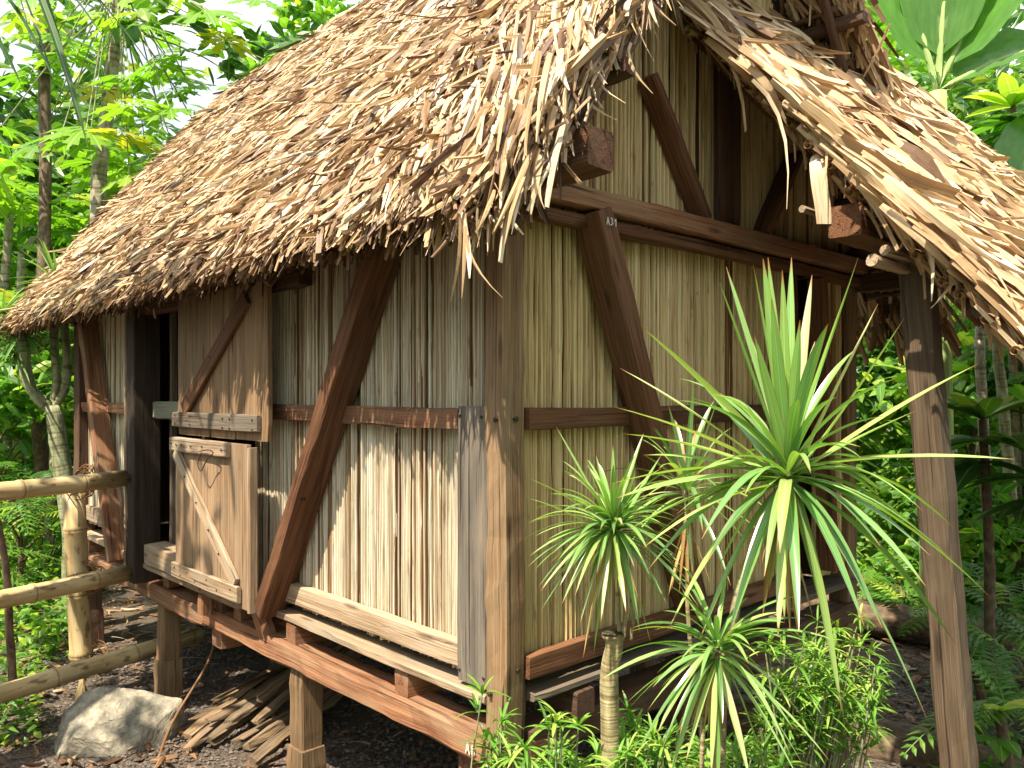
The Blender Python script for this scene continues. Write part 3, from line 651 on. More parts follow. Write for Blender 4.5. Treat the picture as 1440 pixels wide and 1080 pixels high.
# ------------------------------------------------------------------ bamboo fence
fence = thing('bamboo_fence', 'yellow bamboo rail fence tied with coir string beside the hut door', 'fence', (-3.3, -.4, 0))
def bamboo(name, p0, p1, r, parent, node=.42, start=.12):
    p0, p1 = V(p0), V(p1); Ln = (p1 - p0).length; mb = MB(); pts = []; rads = []; cr = []
    ts = [0]; q = start
    while q < Ln - .03: ts += [q - .02, q - .007, q, q + .007, q + .02]; q += node * random.uniform(.85, 1.15)
    ts.append(Ln); bend = V((random.gauss(0, .006), random.gauss(0, .006), random.gauss(0, .01)))
    for i, t in enumerate(ts):
        k = (i - 1) % 5 if 0 < i < len(ts) - 1 else -1
        pts.append(p0 + (p1 - p0) * (t / Ln) + bend * math.sin(math.pi * t / Ln)); rads.append(r * (1.10 if k in (1, 3) else 1.03 if k == 2 else 1))
    # hollow open end
    d = (p1 - p0).normalized(); pts.append(p1 - d * .03); rads.append(r * .7)
    tube(mb, pts, rads, 16)
    for i, t in enumerate(ts):
        if 0 < i < len(ts) - 1 and (i - 1) % 5 == 2:
            for j in range(16): mb.r[i * 16 + j] = .95
    for i in range(len(mb.r)):
        if mb.r[i] == .5: mb.r[i] = 0.0
    return obj(name, mb, M['bamboo'], parent, smooth=True)
bamboo('post', (-3.42, -.30, -.05), (-3.40, -.36, 1.34), .062, fence, .36, .33)
bamboo('rail', (-2.86, -1.20, 1.345), (-3.262, -.112, 1.338), .050, fence)
bamboo('rail', (-2.92, -1.20, .775), (-3.27, -.10, .758), .050, fence, .4, .2)
bamboo('rail', (-2.95, -1.25, .25), (-3.40, .40, .255), .052, fence, .45, .3)
# lashings
def lash(c, n=9, r=.064, parent=fence):
    mb = MB(); c = V(c)
    for i in range(n):
        tilt = random.uniform(-.7, .7); ph = random.uniform(0, 6); rr = r * random.uniform(1.0, 1.22); pts = []
        ax = V((random.gauss(0, .3), random.gauss(0, .3), 1 if i % 2 else .25)).normalized() if i % 2 else V((.35, -.9, tilt * .5)).normalized()
        _, a, b_ = frame(ax); cc = c + V((random.gauss(0, .012), random.gauss(0, .012), random.gauss(0, .018)))
        for q in range(17):
            an = ph + q / 16 * 6.28; w_ = 1 + .08 * math.sin(3 * an + i); pts.append(cc + a * math.cos(an) * rr * w_ + b_ * math.sin(an) * rr * w_)
        tube(mb, pts, [.0035] * 17, 5)
    for i in range(16):
        d = V((random.gauss(0, 1), random.gauss(0, 1), random.gauss(.3, 1))).normalized(); p_ = c + d * r
        tube(mb, [p_, p_ + d * .03 + V((0, 0, -.005)), p_ + d * random.uniform(.04, .08) + V((0, 0, random.uniform(-.03, .02)))], [.002, .0015, .001], 4)
    obj('lashing', mb, M['rope'], parent)
lash((-3.315, -.33, 1.33), 12, .075); lash((-3.325, -.30, .765), 12, .075); lash((-3.33, -.24, .255), 8, .075)

# ------------------------------------------------------------------ boulder
def boulder(name, pts, loc, label):
    bm = bmesh.new()
    for p_ in pts: bm.verts.new(p_)
    bmesh.ops.convex_hull(bm, input=bm.verts[:])
    for v_ in [v_ for v_ in bm.verts if not v_.link_faces]: bm.verts.remove(v_)
    bmesh.ops.bevel(bm, geom=bm.edges[:], offset=.007, segments=1, affect='EDGES')
    bmesh.ops.triangulate(bm, faces=bm.faces[:]); bmesh.ops.subdivide_edges(bm, edges=bm.edges[:], cuts=3, use_grid_fill=True)
    bmesh.ops.triangulate(bm, faces=bm.faces[:]); bmesh.ops.subdivide_edges(bm, edges=[e for e in bm.edges if e.calc_length() > .03], cuts=2)
    for v_ in bm.verts:
        q = v_.co.copy(); h = noise.noise(q * 5) * .016 + noise.noise(q * 16) * .009 + abs(noise.noise(q * 34)) * .008; v_.co += q.normalized() * h
    me = bpy.data.meshes.new(name); bm.to_mesh(me); bm.free()
    a = me.attributes.new('rnd', 'FLOAT', 'POINT'); a.data.foreach_set('value', [.6] * len(me.vertices))
    me.materials.append(M['rock']); o = bpy.data.objects.new(name, me); col.objects.link(o); o.location = loc; return tag(o, label, 'rock')
# local frame: a = to the right in the picture, b = away
ra, rb = V((.687, .727, 0)), V((-.727, .687, 0))
bp = [(-.34, -.10, .0), (-.33, .0, .22), (-.24, .10, .34), (-.05, .14, .35), (.10, .16, .30), (.37, .12, .26), (.36, .10, .02), (.22, -.12, .12), (.30, -.10, -.1), (.02, -.22, .10), (-.16, -.24, .16), (-.25, -.22, .0), (-.30, -.2, -.15), (.2, -.2, -.15), (.36, .2, -.1), (-.34, .2, -.1), (.0, .3, -.1), (-.29, -.06, .24), (.20, -.02, .22), (-.05, -.14, .2)]
boulder('boulder', [tuple((ra * a + rb * b_ + V((0, 0, c * .85))) * .84) for a, b_, c in bp], (-2.66, -.34, .0), 'large grey angular boulder lying in front of the firewood pile')

# ------------------------------------------------------------------ split planks piled under the hut
dirp = V((-.42, .9, 0)).normalized(); perp = V((.9, .42, 0)).normalized()
pile = [(0, .0, .04, 1.15, .075, .028, 0), (.11, .04, .03, 1.0, .06, .03, .10), (.20, .1, .10, 1.25, .07, .03, -.05), (.30, .0, .05, 1.05, .05, .035, .08), (.36, .08, .12, 1.2, .06, .04, .0), (.46, .02, .06, .9, .09, .025, -.1), (.50, .1, .14, 1.1, .05, .03, .04), (.58, -.05, .07, 1.1, .07, .05, .02), (.68, -.12, .05, .95, .085, .05, .03), (.25, -.1, .03, .7, .05, .03, .25), (.14, .2, .16, 1.0, .05, .03, -.16), (.42, .25, .19, 1.0, .05, .03, .13)]
names = ['nearest the boulder', 'second from the boulder', 'short and bent low', 'thin dark strip', 'crossing on top', 'broad and pale', 'narrow upper', 'thick and pale near the stilt', 'thickest, split, beside the stilt', 'short piece at the front of the pile', 'slanting piece', 'highest piece at the back']
for (s_, f_, z_, l_, w_, t_, a_), nm in zip(pile, names):
    o0 = V((-2.48, -.16, 0)) + perp * s_ + dirp * f_; dd = Matrix.Rotation(a_, 3, 'Z') @ dirp
    o = beam('split_plank', o0 + V((0, 0, z_)), o0 + dd * l_ + V((0, 0, z_ + random.uniform(.02, .12))), w_ * random.uniform(.6, 1), t_ * random.uniform(.5, .8), M['fire'], None, side=dd.cross(V((random.gauss(0, .25), random.gauss(0, .25), 1))), jit=.022, ch=.009)
    tag(o, 'split plank in the pile under the hut, ' + nm, 'plank', 'split planks piled under the hut')
# dry curled stem leaning by the pile
mb = MB(); tube(mb, curve_pts([(-2.25, -.28, .02), (-2.45, -.12, .12), (-2.62, .12, .30), (-2.68, .2, .42)], 10), [.008] * 11, 6); o = obj('dry_stem', mb, M['litter'], smooth=True); tag(o, 'thin dry reddish stem leaning between boulder and firewood', 'dry stem')
# leaf litter
mb = MB()
def litter(mb, x, y, s=1.0):
    a = random.uniform(0, 6.28); blade(mb, V((x, y, ground_h(x, y) + random.uniform(.008, .03))), V((math.cos(a), math.sin(a), random.gauss(0, .12))), V((random.gauss(0, .3), random.gauss(0, .3), 1)).normalized(), s * random.uniform(.03, .14), s * random.uniform(.004, .022), random.random(), random.gauss(.3, .4), random.uniform(-.2, .2), random.gauss(0, .3), 0, 3)
for i in range(1000): litter(mb, random.uniform(-6.5, -1.2), random.uniform(-.9, 2.4))
for i in range(1500): litter(mb, random.uniform(-2.5, 1.6), random.uniform(2.4, 8), 1.3)
for i in range(700): litter(mb, random.uniform(-9, -4.5), random.uniform(-1.2, 3), 1.5)
for i in range(50):
    x, y = random.uniform(-5.5, -2.8), random.uniform(-.3, 1.8); a = random.uniform(0, 6.28); blade(mb, V((x, y, .03)), V((math.cos(a), math.sin(a), .05)), V((0, 0, 1)), random.uniform(.2, .5), .006, .95, .3, .03, random.gauss(0, .3), .05, 6)
o = obj('leaf_litter', mb, M['litter']); tag(o, 'dry fallen leaves strewn over the soil', 'leaf litter', kind='stuff')

# ------------------------------------------------------------------ dracaenas
def long_leaf(mb, p, tip, wd, sagk, r, n=9, fold=.35, up=None):
    """arching strap leaf from p to tip"""
    p, tip = V(p), V(tip); ch = tip - p; Ln = ch.length; d = ch.normalized()
    pk = p + ch * .45 + V((0, 0, sagk * Ln)); pts = []
    for i in range(n + 1):
        t = i / n; pts.append(p * (1 - t) ** 2 + pk * 2 * t * (1 - t) + tip * t * t)
    sd_ = d.cross(V((0, 0, 1)) if up is None else up)
    if sd_.length < .15: sd_ = d.cross(V((.6, -.7, .2)))
    s = sd_.normalized(); prof = [.55, .8, .95, 1, 1, .97, .88, .70, .42, .05]
    ids = []
    for i, q in enumerate(pts):
        t = i / n; tg = (pts[min(i + 1, n)] - pts[max(i - 1, 0)]).normalized(); nn = s.cross(tg).normalized(); ww = wd * prof[min(9, round(t * 9))]
        tw = .25 * math.sin(r * 20 + t * 2.5); s2 = (s * math.cos(tw) + nn * math.sin(tw))
        ids.append([mb.vert(q + s2 * ww * e + nn * ww * fold * abs(e), (e, t, r * 9), r) for e in (-1, -.5, 0, .5, 1)])
    for a, b_ in zip(ids, ids[1:]): mb.bridge(a, b_, False)
def from_px(u, v_, t):                        # world coordinates of the surveyed leaf tips, used once for this plant
    a = (u - 720) / 1134; fx, fy = -.72657, .68709; return V((CX + (fx + a * fy) * t, CY + (fy - a * fx) * t, CZ + (555 - v_) / 1134 * t))
def drac(label, head, stem, tips, wd, extra, Lr, seed, srad=.012, group='dracaenas in front of the gable', cname='dracaena'):
    random.seed(seed); base = stem[-1]; t_ = thing(cname, label, 'plant', (base[0], base[1], 0), group)
    mb = MB(); pts = curve_pts([head] + stem, 26); tube(mb, pts, [srad * (1 + .25 * i / 26) for i in range(27)], 12, .12); obj('stem', mb, M['bark_d'], t_, smooth=True)
    mb = MB(); h = V(head)
    for (tp, sg, r) in tips:
        ww = wd * random.uniform(.85, 1.15); o_ = (V(tp) - h).normalized() * .012 + V((0, 0, random.uniform(-.03, .02))); long_leaf(mb, h + o_, tp, ww, sg, r)
    for i in range(extra):
        an = random.uniform(0, 6.28); el = math.asin(random.uniform(-.75, .93)); Ln = Lr * random.uniform(.6, 1.05)
        d = V((math.cos(an) * math.cos(el), math.sin(an) * math.cos(el), math.sin(el)))
        sg = .12 + .16 * math.cos(el) * random.uniform(.5, 1.3); tp = h + d * Ln - V((0, 0, Ln * .18 * math.cos(el)))
        long_leaf(mb, h + d * .012 + V((0, 0, el * .02)), tp, wd * random.uniform(.6, 1.0), sg, min(1, max(0, random.gauss(.45 if el > .6 else .35, .22))))
    for i in range(12):
        an = random.uniform(0, 6.28); o_ = V((math.cos(an), math.sin(an), 0)); a0 = V(pts[random.randint(1, 4)]); long_leaf(mb, a0, a0 + o_ * random.uniform(.03, .10) - V((0, 0, Lr * random.uniform(.4, .8))), wd * .6, .12, random.choice((1, 1, .97, .8)))
    obj('leaf_rosette', mb, M['drac'], t_, smooth=True)
    return t_
T = 1.9
LW = .0145
big = []
for (u, v_, dt, sg, r) in [(1009, 390, .05, -.03, .45), (1021, 375, .12, -.02, .55), (1045, 447, .10, -.02, .93), (1059, 372, .02, 0, .5), (1073, 364, -.03, 0, .55), (1080, 362, .04, 0, .5), (1113, 362, .1, 0, .5), (1142, 387, .14, 0, .92),
        (1207, 362, -.03, -.03, .55), (1146, 480, .2, 0, .85), (1235, 427, .05, -.02, .94), (1272, 447, -.05, -.05, .6), (1375, 512, -.10, .05, .8), (1290, 577, .1, .03, .6), (1426, 646, -.18, .07, .75), (1276, 640, .16, .06, .6), (1395, 842, -.22, .20, .6),
        (1303, 1010, -.18, .18, .35), (1183, 998, -.12, .16, .7), (1190, 1035, -.05, .2, .5), (1343, 905, .1, .18, .3), (1094, 893, -.2, .16, .8), (1025, 895, -.16, .17, .4), (985, 898, -.08, .2, .5), (940, 885, -.14, .2, .75), (905, 770, -.18, .14, .82), (885, 745, -.05, .14, .5),
        (868, 700, -.12, .10, .6), (850, 683, .0, .12, .8), (875, 610, .04, .10, .7), (862, 572, -.06, .08, .85), (900, 458, -.02, .03, .8), (872, 518, .1, .05, .88), (905, 640, .18, .12, .6), (950, 500, .22, .02, .4), (1215, 880, -.25, .2, .3), (1285, 740, .2, .14, .4), (1010, 800, .2, .2, .3), (1150, 840, .15, .2, .35),
        (1100, 380, -.08, 0, .62), (1060, 470, -.1, 0, .6), (1085, 420, -.12, 0, .5), (1125, 450, -.1, 0, .55), (1240, 690, .25, .15, .3), (960, 720, .2, .15, .3)]:
    big.append((from_px(u, v_, T + dt), sg, r))
drac('tallest dracaena with a large spiky head of broad strap leaves before the porch post', from_px(1108, 668, T), [from_px(1085, 725, 1.93), from_px(1048, 800, 1.95), from_px(1032, 870, 1.97), from_px(1015, 1000, 2.0), from_px(1012, 1500, 2.05)], big, LW, 44, .40, 11, .010)
h = from_px(862, 745, 2.2)
tips2 = [(from_px(u, v_, 2.2 + dt), sg, r) for (u, v_, dt, sg, r) in [(782, 600, .05, -.02, .6), (822, 640, 0, 0, .7), (740, 672, -.1, .12, .7), (745, 782, -.05, .2, .6), (760, 832, -.1, .22, .85), (770, 795, .0, .2, .5), (815, 880, -.05, .2, .85), (790, 850, -.1, .2, .6), (845, 875, -.15, .12, .9), (838, 640, .1, 0, .5), (862, 625, 0, 0, .6), (930, 640, .05, .02, .5), (905, 610, .1, .02, .5), (895, 660, -.1, .02, .7), (900, 890, -.1, .15, .5), (935, 862, 0, .2, .6), (820, 925, -.05, .15, .97), (880, 860, -.15, .1, .8), (740, 700, .1, .1, .5), (800, 700, -.15, .1, .8), (835, 920, -.02, .12, .6), (915, 905, .0, .15, .6)]]
md = drac('dracaena with a pruned pale ringed trunk and a dense narrow leaf head', h, [from_px(866, 800, 2.2), from_px(872, 900, 2.2)], tips2, .0078, 125, .27, 12, .005)
mb = MB(); tube(mb, curve_pts([from_px(862, 888, 2.2), from_px(863, 912, 2.2), from_px(857, 950, 2.2), from_px(858, 1040, 2.2), from_px(862, 1300, 2.22), from_px(862, 1520, 2.24)], 30), [.033, .034, .029, .024, .0235, .024, .024] + [.025] * 24, 16, .12); obj('trunk', mb, M['bark_d'], md, smooth=True)
mb = MB(); tube(mb, curve_pts([from_px(876, 900, 2.18), from_px(880, 850, 2.19), from_px(868, 780, 2.2)], 8), [.006] * 9, 8, .1); tube(mb, curve_pts([from_px(887, 900, 2.19), from_px(890, 850, 2.19), from_px(872, 770, 2.2)], 8), [.005] * 9, 8, .1); obj('shoot', mb, M['bark_d'], md, smooth=True)
h = from_px(1008, 915, 1.8)
tips3 = [(from_px(u, v_, 1.8 + dt), sg, r) for (u, v_, dt, sg, r) in [(910, 1000, 0, .2, .7), (925, 1030, -.1, .2, .6), (965, 1070, -.1, .1, .8), (1000, 1090, -.1, .1, .8), (1055, 1100, -.12, .1, .85), (1165, 1068, -.1, .15, .7), (1130, 1110, -.15, .14, .6), (1125, 885, .1, .1, .5), (920, 905, .05, .12, .6), (940, 880, .1, .1, .5), (960, 830, .1, .0, .5), (1130, 1010, .0, .2, .8), (1100, 1030, 0, .2, .5), (1080, 1090, 0, .1, .8), (940, 1100, -.05, .12, .6), (1010, 1110, 0, .1, .5), (880, 990, .05, .2, .5)]]
lo_ = drac('low dracaena with drooping narrow leaves, its two thin stems rising from the leafy bed', h, [from_px(1005, 1000, 1.82), from_px(1000, 1400, 1.85), from_px(1000, 1620, 1.9)], tips3, .0080, 55, .26, 13, .006)
mb = MB(); tube(mb, curve_pts([from_px(990, 940, 1.85), from_px(985, 1200, 1.87), from_px(985, 1560, 1.9)], 12), [.006] * 13, 8, .1); obj('stem', mb, M['bark_d'], lo_, smooth=True)
h = from_px(965, 690, 2.62)
drac('dark green dracaena growing against the gable wall behind the tallest one', h, [from_px(970, 900, 2.62), from_px(1010, 1200, 2.62)], [(from_px(u, v_, 2.6 + dt), sg, r) for (u, v_, dt, sg, r) in [(975, 535, 0, 0, .1), (940, 570, 0, 0, .15), (1010, 560, 0, 0, .1), (905, 640, 0, .1, .1), (920, 600, -.05, .1, .2)]], .010, 34, .34, 14, .006)

# ------------------------------------------------------------------ narrow leaved bushes at the foot of the gable
def sprig_bush(name, label, cx, cy, z0, spots, seed, m='grassy'):
    random.seed(seed); t_ = thing(name, label, 'shrub', (cx, cy, 0)); st = MB(); mb = MB()
    for (x, y, z) in spots:
        top = V((x, y, z)); b0 = V((cx + (x - cx) * .4, cy + (y - cy) * .4, z0)); midp = (top + b0) / 2 + V((random.gauss(0, .03), random.gauss(0, .03), .02))
        pts = curve_pts([b0, midp, top], 8); tube(st, pts, [.0028] * 9, 5)
        for k in range(3):
            c = top if k == 0 else pts[8 - k] + V((random.gauss(0, .02), random.gauss(0, .02), 0)); nl = random.randint(7, 12)
            for j in range(nl):
                an = random.uniform(0, 6.28); el = random.uniform(-.2, 1.1); d = V((math.cos(an) * math.cos(el), math.sin(an) * math.cos(el), math.sin(el)))
                Ln = random.uniform(.05, .10); long_leaf(mb, c, c + d * Ln - V((0, 0, Ln * .3 * math.cos(el))), random.uniform(.0035, .0055), .22, min(1, max(0, random.gauss(.6, .25))), 5, .3)
    obj('stems', st, M['bark_g'], t_); obj('foliage', mb, M[m], t_)
random.seed(21)
def bed(n, ulo, uhi, vf, tlo, thi, dv=240):
    out = []
    for i in range(n):
        u = random.uniform(ulo, uhi); t_ = random.uniform(tlo, thi); v_ = vf(u) + (random.random() ** .8) * dv; q = from_px(u, v_, t_)
        if q.y < 0 and q.x < 0: q.y = -.03 - abs(q.y) * .3; 
        if q.x < .04 and q.y > -.02: q.x = .06 + random.random() * .1
        out.append(q)
    return out
top1 = lambda u: 1050 - 60 * math.exp(-((u - 850) / 110) ** 2) + 10 * math.sin(u * .07)
sprig_bush('leafy_bush', 'bright green narrow leaved bush at the foot of the corner post', .30, -.05, 0, bed(165, 715, 960, top1, 2.05, 2.5), 31)
sprig_bush('leafy_bush', 'narrow leaved bush below the low dracaena', .75, .15, 0, bed(100, 950, 1110, lambda u: 1040, 2.0, 2.5), 32)
sprig_bush('leafy_bush', 'tall narrow leaved bush in front of the wooden stump', .45, .9, .05, bed(70, 1075, 1235, lambda u: 865 if u > 1120 else 905, 2.65, 3.1, 130), 33)
sp = [from_px(random.uniform(672, 712), random.uniform(975, 1060), random.uniform(2.42, 2.5)) for i in range(4)]
sprig_bush('sprig', 'small sprig hanging beside the painted beam end', .05, -.16, .3, sp, 34)

# stump, log and step stones under the gable
def lumpy(name, label, cat, c, r0, r1, hh, m, lean=0):
    mb = MB(); pts = [(c[0] + lean * k, c[1], c[2] + hh * k) for k in (0, .15, .35, .55, .75, .92, 1.0)]; rr = [r0 * .95, r0, r0 * 1.05, (r0 + r1) / 2 * 1.06, r1 * 1.03, r1, r1 * .9]
    pts.append((c[0] + lean, c[1], c[2] + hh - .02)); rr.append(r1 * .3); tube(mb, pts, rr, 24, .25); o = obj(name, mb, m, smooth=True); return tag(o, label, cat)
lumpy('tree_stump', 'round brown wooden stump below the porch roof behind the bush', 'stump', (.35, 1.32, -.02), .15, .17, .55, M['bark_b'])
mb = MB(); tube(mb, curve_pts([(-.9, 2.0, .02), (-.2, 2.35, .05), (.5, 2.55, .03), (1.2, 2.6, .03)], 14), [.10, .11, .11, .12, .12, .12, .12, .11, .12, .12, .12, .11, .1, .1, .09], 16, .25); o = obj('fallen_log', mb, M['bark_b'], smooth=True); tag(o, 'weathered log lying on the ground beside the porch post', 'log')
mb = MB(); tube(mb, curve_pts([(-1.6, 4.6, .1), (-.6, 4.5, .13), (.2, 4.7, .1)], 10), [.13] * 11, 14, .25); o = obj('fallen_log', mb, M['bark_b'], smooth=True); tag(o, 'dark log lying farther back behind the porch post', 'log')

# ------------------------------------------------------------------ foliage kit
def leaf(mb, p, d, nrm, Ln, wd, r, n=3, fold=.25, droop=.25):
    d = d.normalized(); s = d.cross(nrm)
    if s.length < .05: s = d.cross(V((.3, .5, .8)))
    s.normalize(); nn = s.cross(d); pts = []; ws = []
    prof = {2: [.25, 1, .02], 3: [.25, 1, .8, .02], 4: [.2, .8, 1, .65, .02], 6: [.15, .6, .95, 1, .85, .5, .02]}[n]
    for i in range(n + 1):
        t = i / n; pts.append(p + d * Ln * t + V((0, 0, -droop * t * t * Ln))); ws.append(wd * prof[i])
    strip(mb, pts, s, ws, nn, fold, r)
def rdir(up=.2):
    an = random.uniform(0, 6.28); el = math.asin(random.uniform(-.6, .9)); return V((math.cos(an) * math.cos(el), math.sin(an) * math.cos(el), math.sin(el) + up)).normalized()
def papaya_leaf(mb, c, nrm, R, r):
    """deeply lobed hand-shaped leaf, each lobe with side teeth"""
    _, a, b_ = frame(nrm); nrm = V(nrm).normalized(); nl = 8; rot = random.uniform(0, 6.28); c0 = mb.vert(c, (0, 0, r), r)
    for k in range(nl):
        an = rot + (k - nl / 2 + .5) * .70; d = a * math.cos(an) + b_ * math.sin(an); s = nrm.cross(d).normalized(); Ln = R * (1 - .25 * abs(k - nl / 2 + .5) / nl * 2); z = lambda t: V((0, 0, -.28 * t * t * Ln))
        def pt(t, w_): return mb.vert(c + d * Ln * t + s * Ln * w_ + z(t), (w_ * 5, t, r * 5), r)
        m = [c0] + [pt(t, 0) for t in (.4, .62, .82, 1)]
        for sg in (-1, 1):
            o1 = pt(.30, .07 * sg); o2 = pt(.55, .24 * sg); o3 = pt(.55, .10 * sg); o4 = pt(.80, .17 * sg); o5 = pt(.80, .05 * sg)
            mb.f += [(m[0], o1, m[1]), (m[1], o1, o2), (m[1], o2, o3), (m[1], o3, m[2]), (m[2], o3, o4), (m[2], o4, o5), (m[2], o5, m[3]), (m[3], o5, m[4])]
def frond(mb, c, d, Ln, r, nl=16, ll=.25, lw=.018, droop=.4, stem=None):
    d = V(d).normalized(); s = d.cross(V((0, 0, 1))).normalized(); pts = []
    for i in range(nl + 1):
        t = i / nl; pts.append(V(c) + d * Ln * t + V((0, 0, -droop * t * t * Ln)))
    for i in range(1, nl + 1):
        t = i / nl; tg = (pts[i] - pts[i - 1]).normalized(); up = s.cross(tg)
        for sg in (-1, 1):
            k = ll * (math.sin(math.pi * min(1, .12 + t * .85)) * .9 + .15); leaf(mb, pts[i], s * sg + tg * .55 + up * .1, up, k, lw, min(1, max(0, r + random.gauss(0, .12))), 2, .2, .35)
    strip(mb, pts, s, [.006 * (1 - i / nl * .7) for i in range(nl + 1)], V((0, 0, 1)), .8, r)
def crown(n, rad, size, kind, seed, cz=0):
    random.seed(seed); mb = MB(); cl = [V((random.gauss(0, .5), random.gauss(0, .5), random.gauss(0, .5))) for _ in range(14)]
    for i in range(n):
        c = random.choice(cl); ro = .3 * math.sin(c.x * 40); o = V((random.gauss(0, .22), random.gauss(0, .22), random.gauss(0, .17))); p_ = c + o; p_ = V((p_.x * rad[0], p_.y * rad[1], p_.z * rad[2] + cz)); r = min(1, max(0, random.gauss(.5, .18) + ro))
        if random.random() < .012: r = 1.0
        if kind == 'papaya': papaya_leaf(mb, p_, V((random.gauss(0, .35), random.gauss(0, .35), 1)), size * random.uniform(.7, 1.15), r)
        elif kind == 'frond': frond(mb, p_, rdir(.1), size * random.uniform(.7, 1.2), r, 11, size * .28, .012)
        else: leaf(mb, p_, rdir(.0), rdir(.8), size * random.uniform(.6, 1.25), size * random.uniform(.16, .26), r, 3, .25, .3)
    return mb
def branches(mb, base, top, r0, r1, nb, spread, seed, rough=.2):
    random.seed(seed); base, top = V(base), V(top); mid = (base + top) / 2 + V((random.gauss(0, .05), random.gauss(0, .05), 0)) * (top - base).length
    pts = curve_pts([base, mid, top], 14); tube(mb, pts, [r0 + (r1 - r0) * i / 14 for i in range(15)], 10, rough)
    for k in range(nb):
        t = random.randint(6, 14); p_ = pts[t]; q = p_ + rdir(.4) * spread * random.uniform(.5, 1)
        tube(mb, curve_pts([p_, (p_ + q) / 2 + V((0, 0, .08)), q], 6), [r1 * .7 * (1 - i / 8) for i in range(7)], 6, rough)
TREES = 'trees and shrubs around the hut'
def tree(name, label, base, h, rad, n, size, kind, mat, bark, seed, r0=.05, cat='tree', proto=None):
    t_ = thing(name, label, cat, base, TREES); x, y, z = base; mb = MB(); branches(mb, (x, y, z - .1), (x, y, z + h), r0, r0 * .5, 7, max(rad) * .9, seed); obj('trunk', mb, M[bark], t_, smooth=True)
    mb = crown(n, rad, size, kind, seed + 1, 0); mb.v = [(a + x, b_ + y, c + z + h) for a, b_, c in mb.v]; obj('crown', mb, M[mat], t_)
    return t_
def gpx(u, t, z=None):
    q = from_px(u, 555, t); return (q.x, q.y, ground_h(q.x, q.y) if z is None else z)

# left side: papaya trees, broad leaved trees, the branching pandanus
pt = thing('papaya_tree', 'papaya tree with a pale straight trunk and two green fruits behind the roof', 'tree', gpx(145, 8)); x0, y0, z0 = pt.location
mb = MB(); tube(mb, curve_pts([(x0, y0, z0 - .1), from_px(138, 300, 8), from_px(152, 150, 8), from_px(165, 20, 8), from_px(172, -110, 8)], 30), [.085 - .0012 * i for i in range(31)], 12, .1); obj('trunk', mb, M['bark_p'], pt, smooth=True)
random.seed(5); mb = MB(); st = MB(); top = from_px(168, -20, 8)
for i in range(46):
    c = from_px(random.gauss(165, 95), random.uniform(-10, 260), random.uniform(7.3, 8.8)); papaya_leaf(mb, c, V((random.gauss(.2, .3), random.gauss(-.3, .3), 1)), random.uniform(.30, .48), min(1, max(0, random.gauss(.6, .22)))); s0 = V((top.x, top.y, top.z - random.uniform(-.3, .5)))
    tube(st, curve_pts([s0, (s0 + c) / 2 + V((0, 0, .12)), c], 6), [.011, .010, .009, .008, .007, .006, .006], 5)
obj('crown', mb, M['papaya'], pt); obj('leaf_stalks', st, M['bark_g'], pt)
for (u, v_) in ((171, 49), (182, 41)):
    mb = MB(); c = from_px(u, v_, 7.85); dd = V((.05, .05, -.12)); tube(mb, [c - dd * (1 - 2 * k / 10) for k in range(11)], [.078 * math.sin(math.pi * (.04 + .92 * k / 10)) ** .6 for k in range(11)], 14); obj('fruit', mb, M['fruit'], pt, smooth=True)
gt = thing('branching_tree', 'grey green forked trunk with spiky leaf tufts beside the hut end', 'tree', gpx(98, 6.3)); x0, y0, z0 = gt.location; mb = MB(); q = lambda u, v_: from_px(u, v_, 6.3)
tube(mb, curve_pts([(x0, y0, z0 - .1), q(102, 760), q(88, 660), q(74, 570)], 16), [.085 - .0016 * i for i in range(17)], 12, .15)
for c_, r_ in (([q(76, 580), q(52, 558), q(38, 530), q(33, 470)], .045), ([q(74, 575), q(80, 530), q(76, 480), q(80, 420)], .032), ([q(76, 575), q(92, 545), q(94, 500), q(88, 430)], .032)): tube(mb, curve_pts(c_, 10), [r_] * 11, 8, .15)
obj('trunk', mb, M['bark_g'], gt, smooth=True); random.seed(9); mb = MB()
for hd in (q(33, 470), q(80, 400), q(20, 500), q(5, 440)):
    for i in range(46):
        d = rdir(.1); Ln = random.uniform(.3, .5); long_leaf(mb, hd, hd + d * Ln - V((0, 0, Ln * .2)), .010, .15, random.uniform(.05, .5))
obj('leaf_tufts', mb, M['drac'], gt)
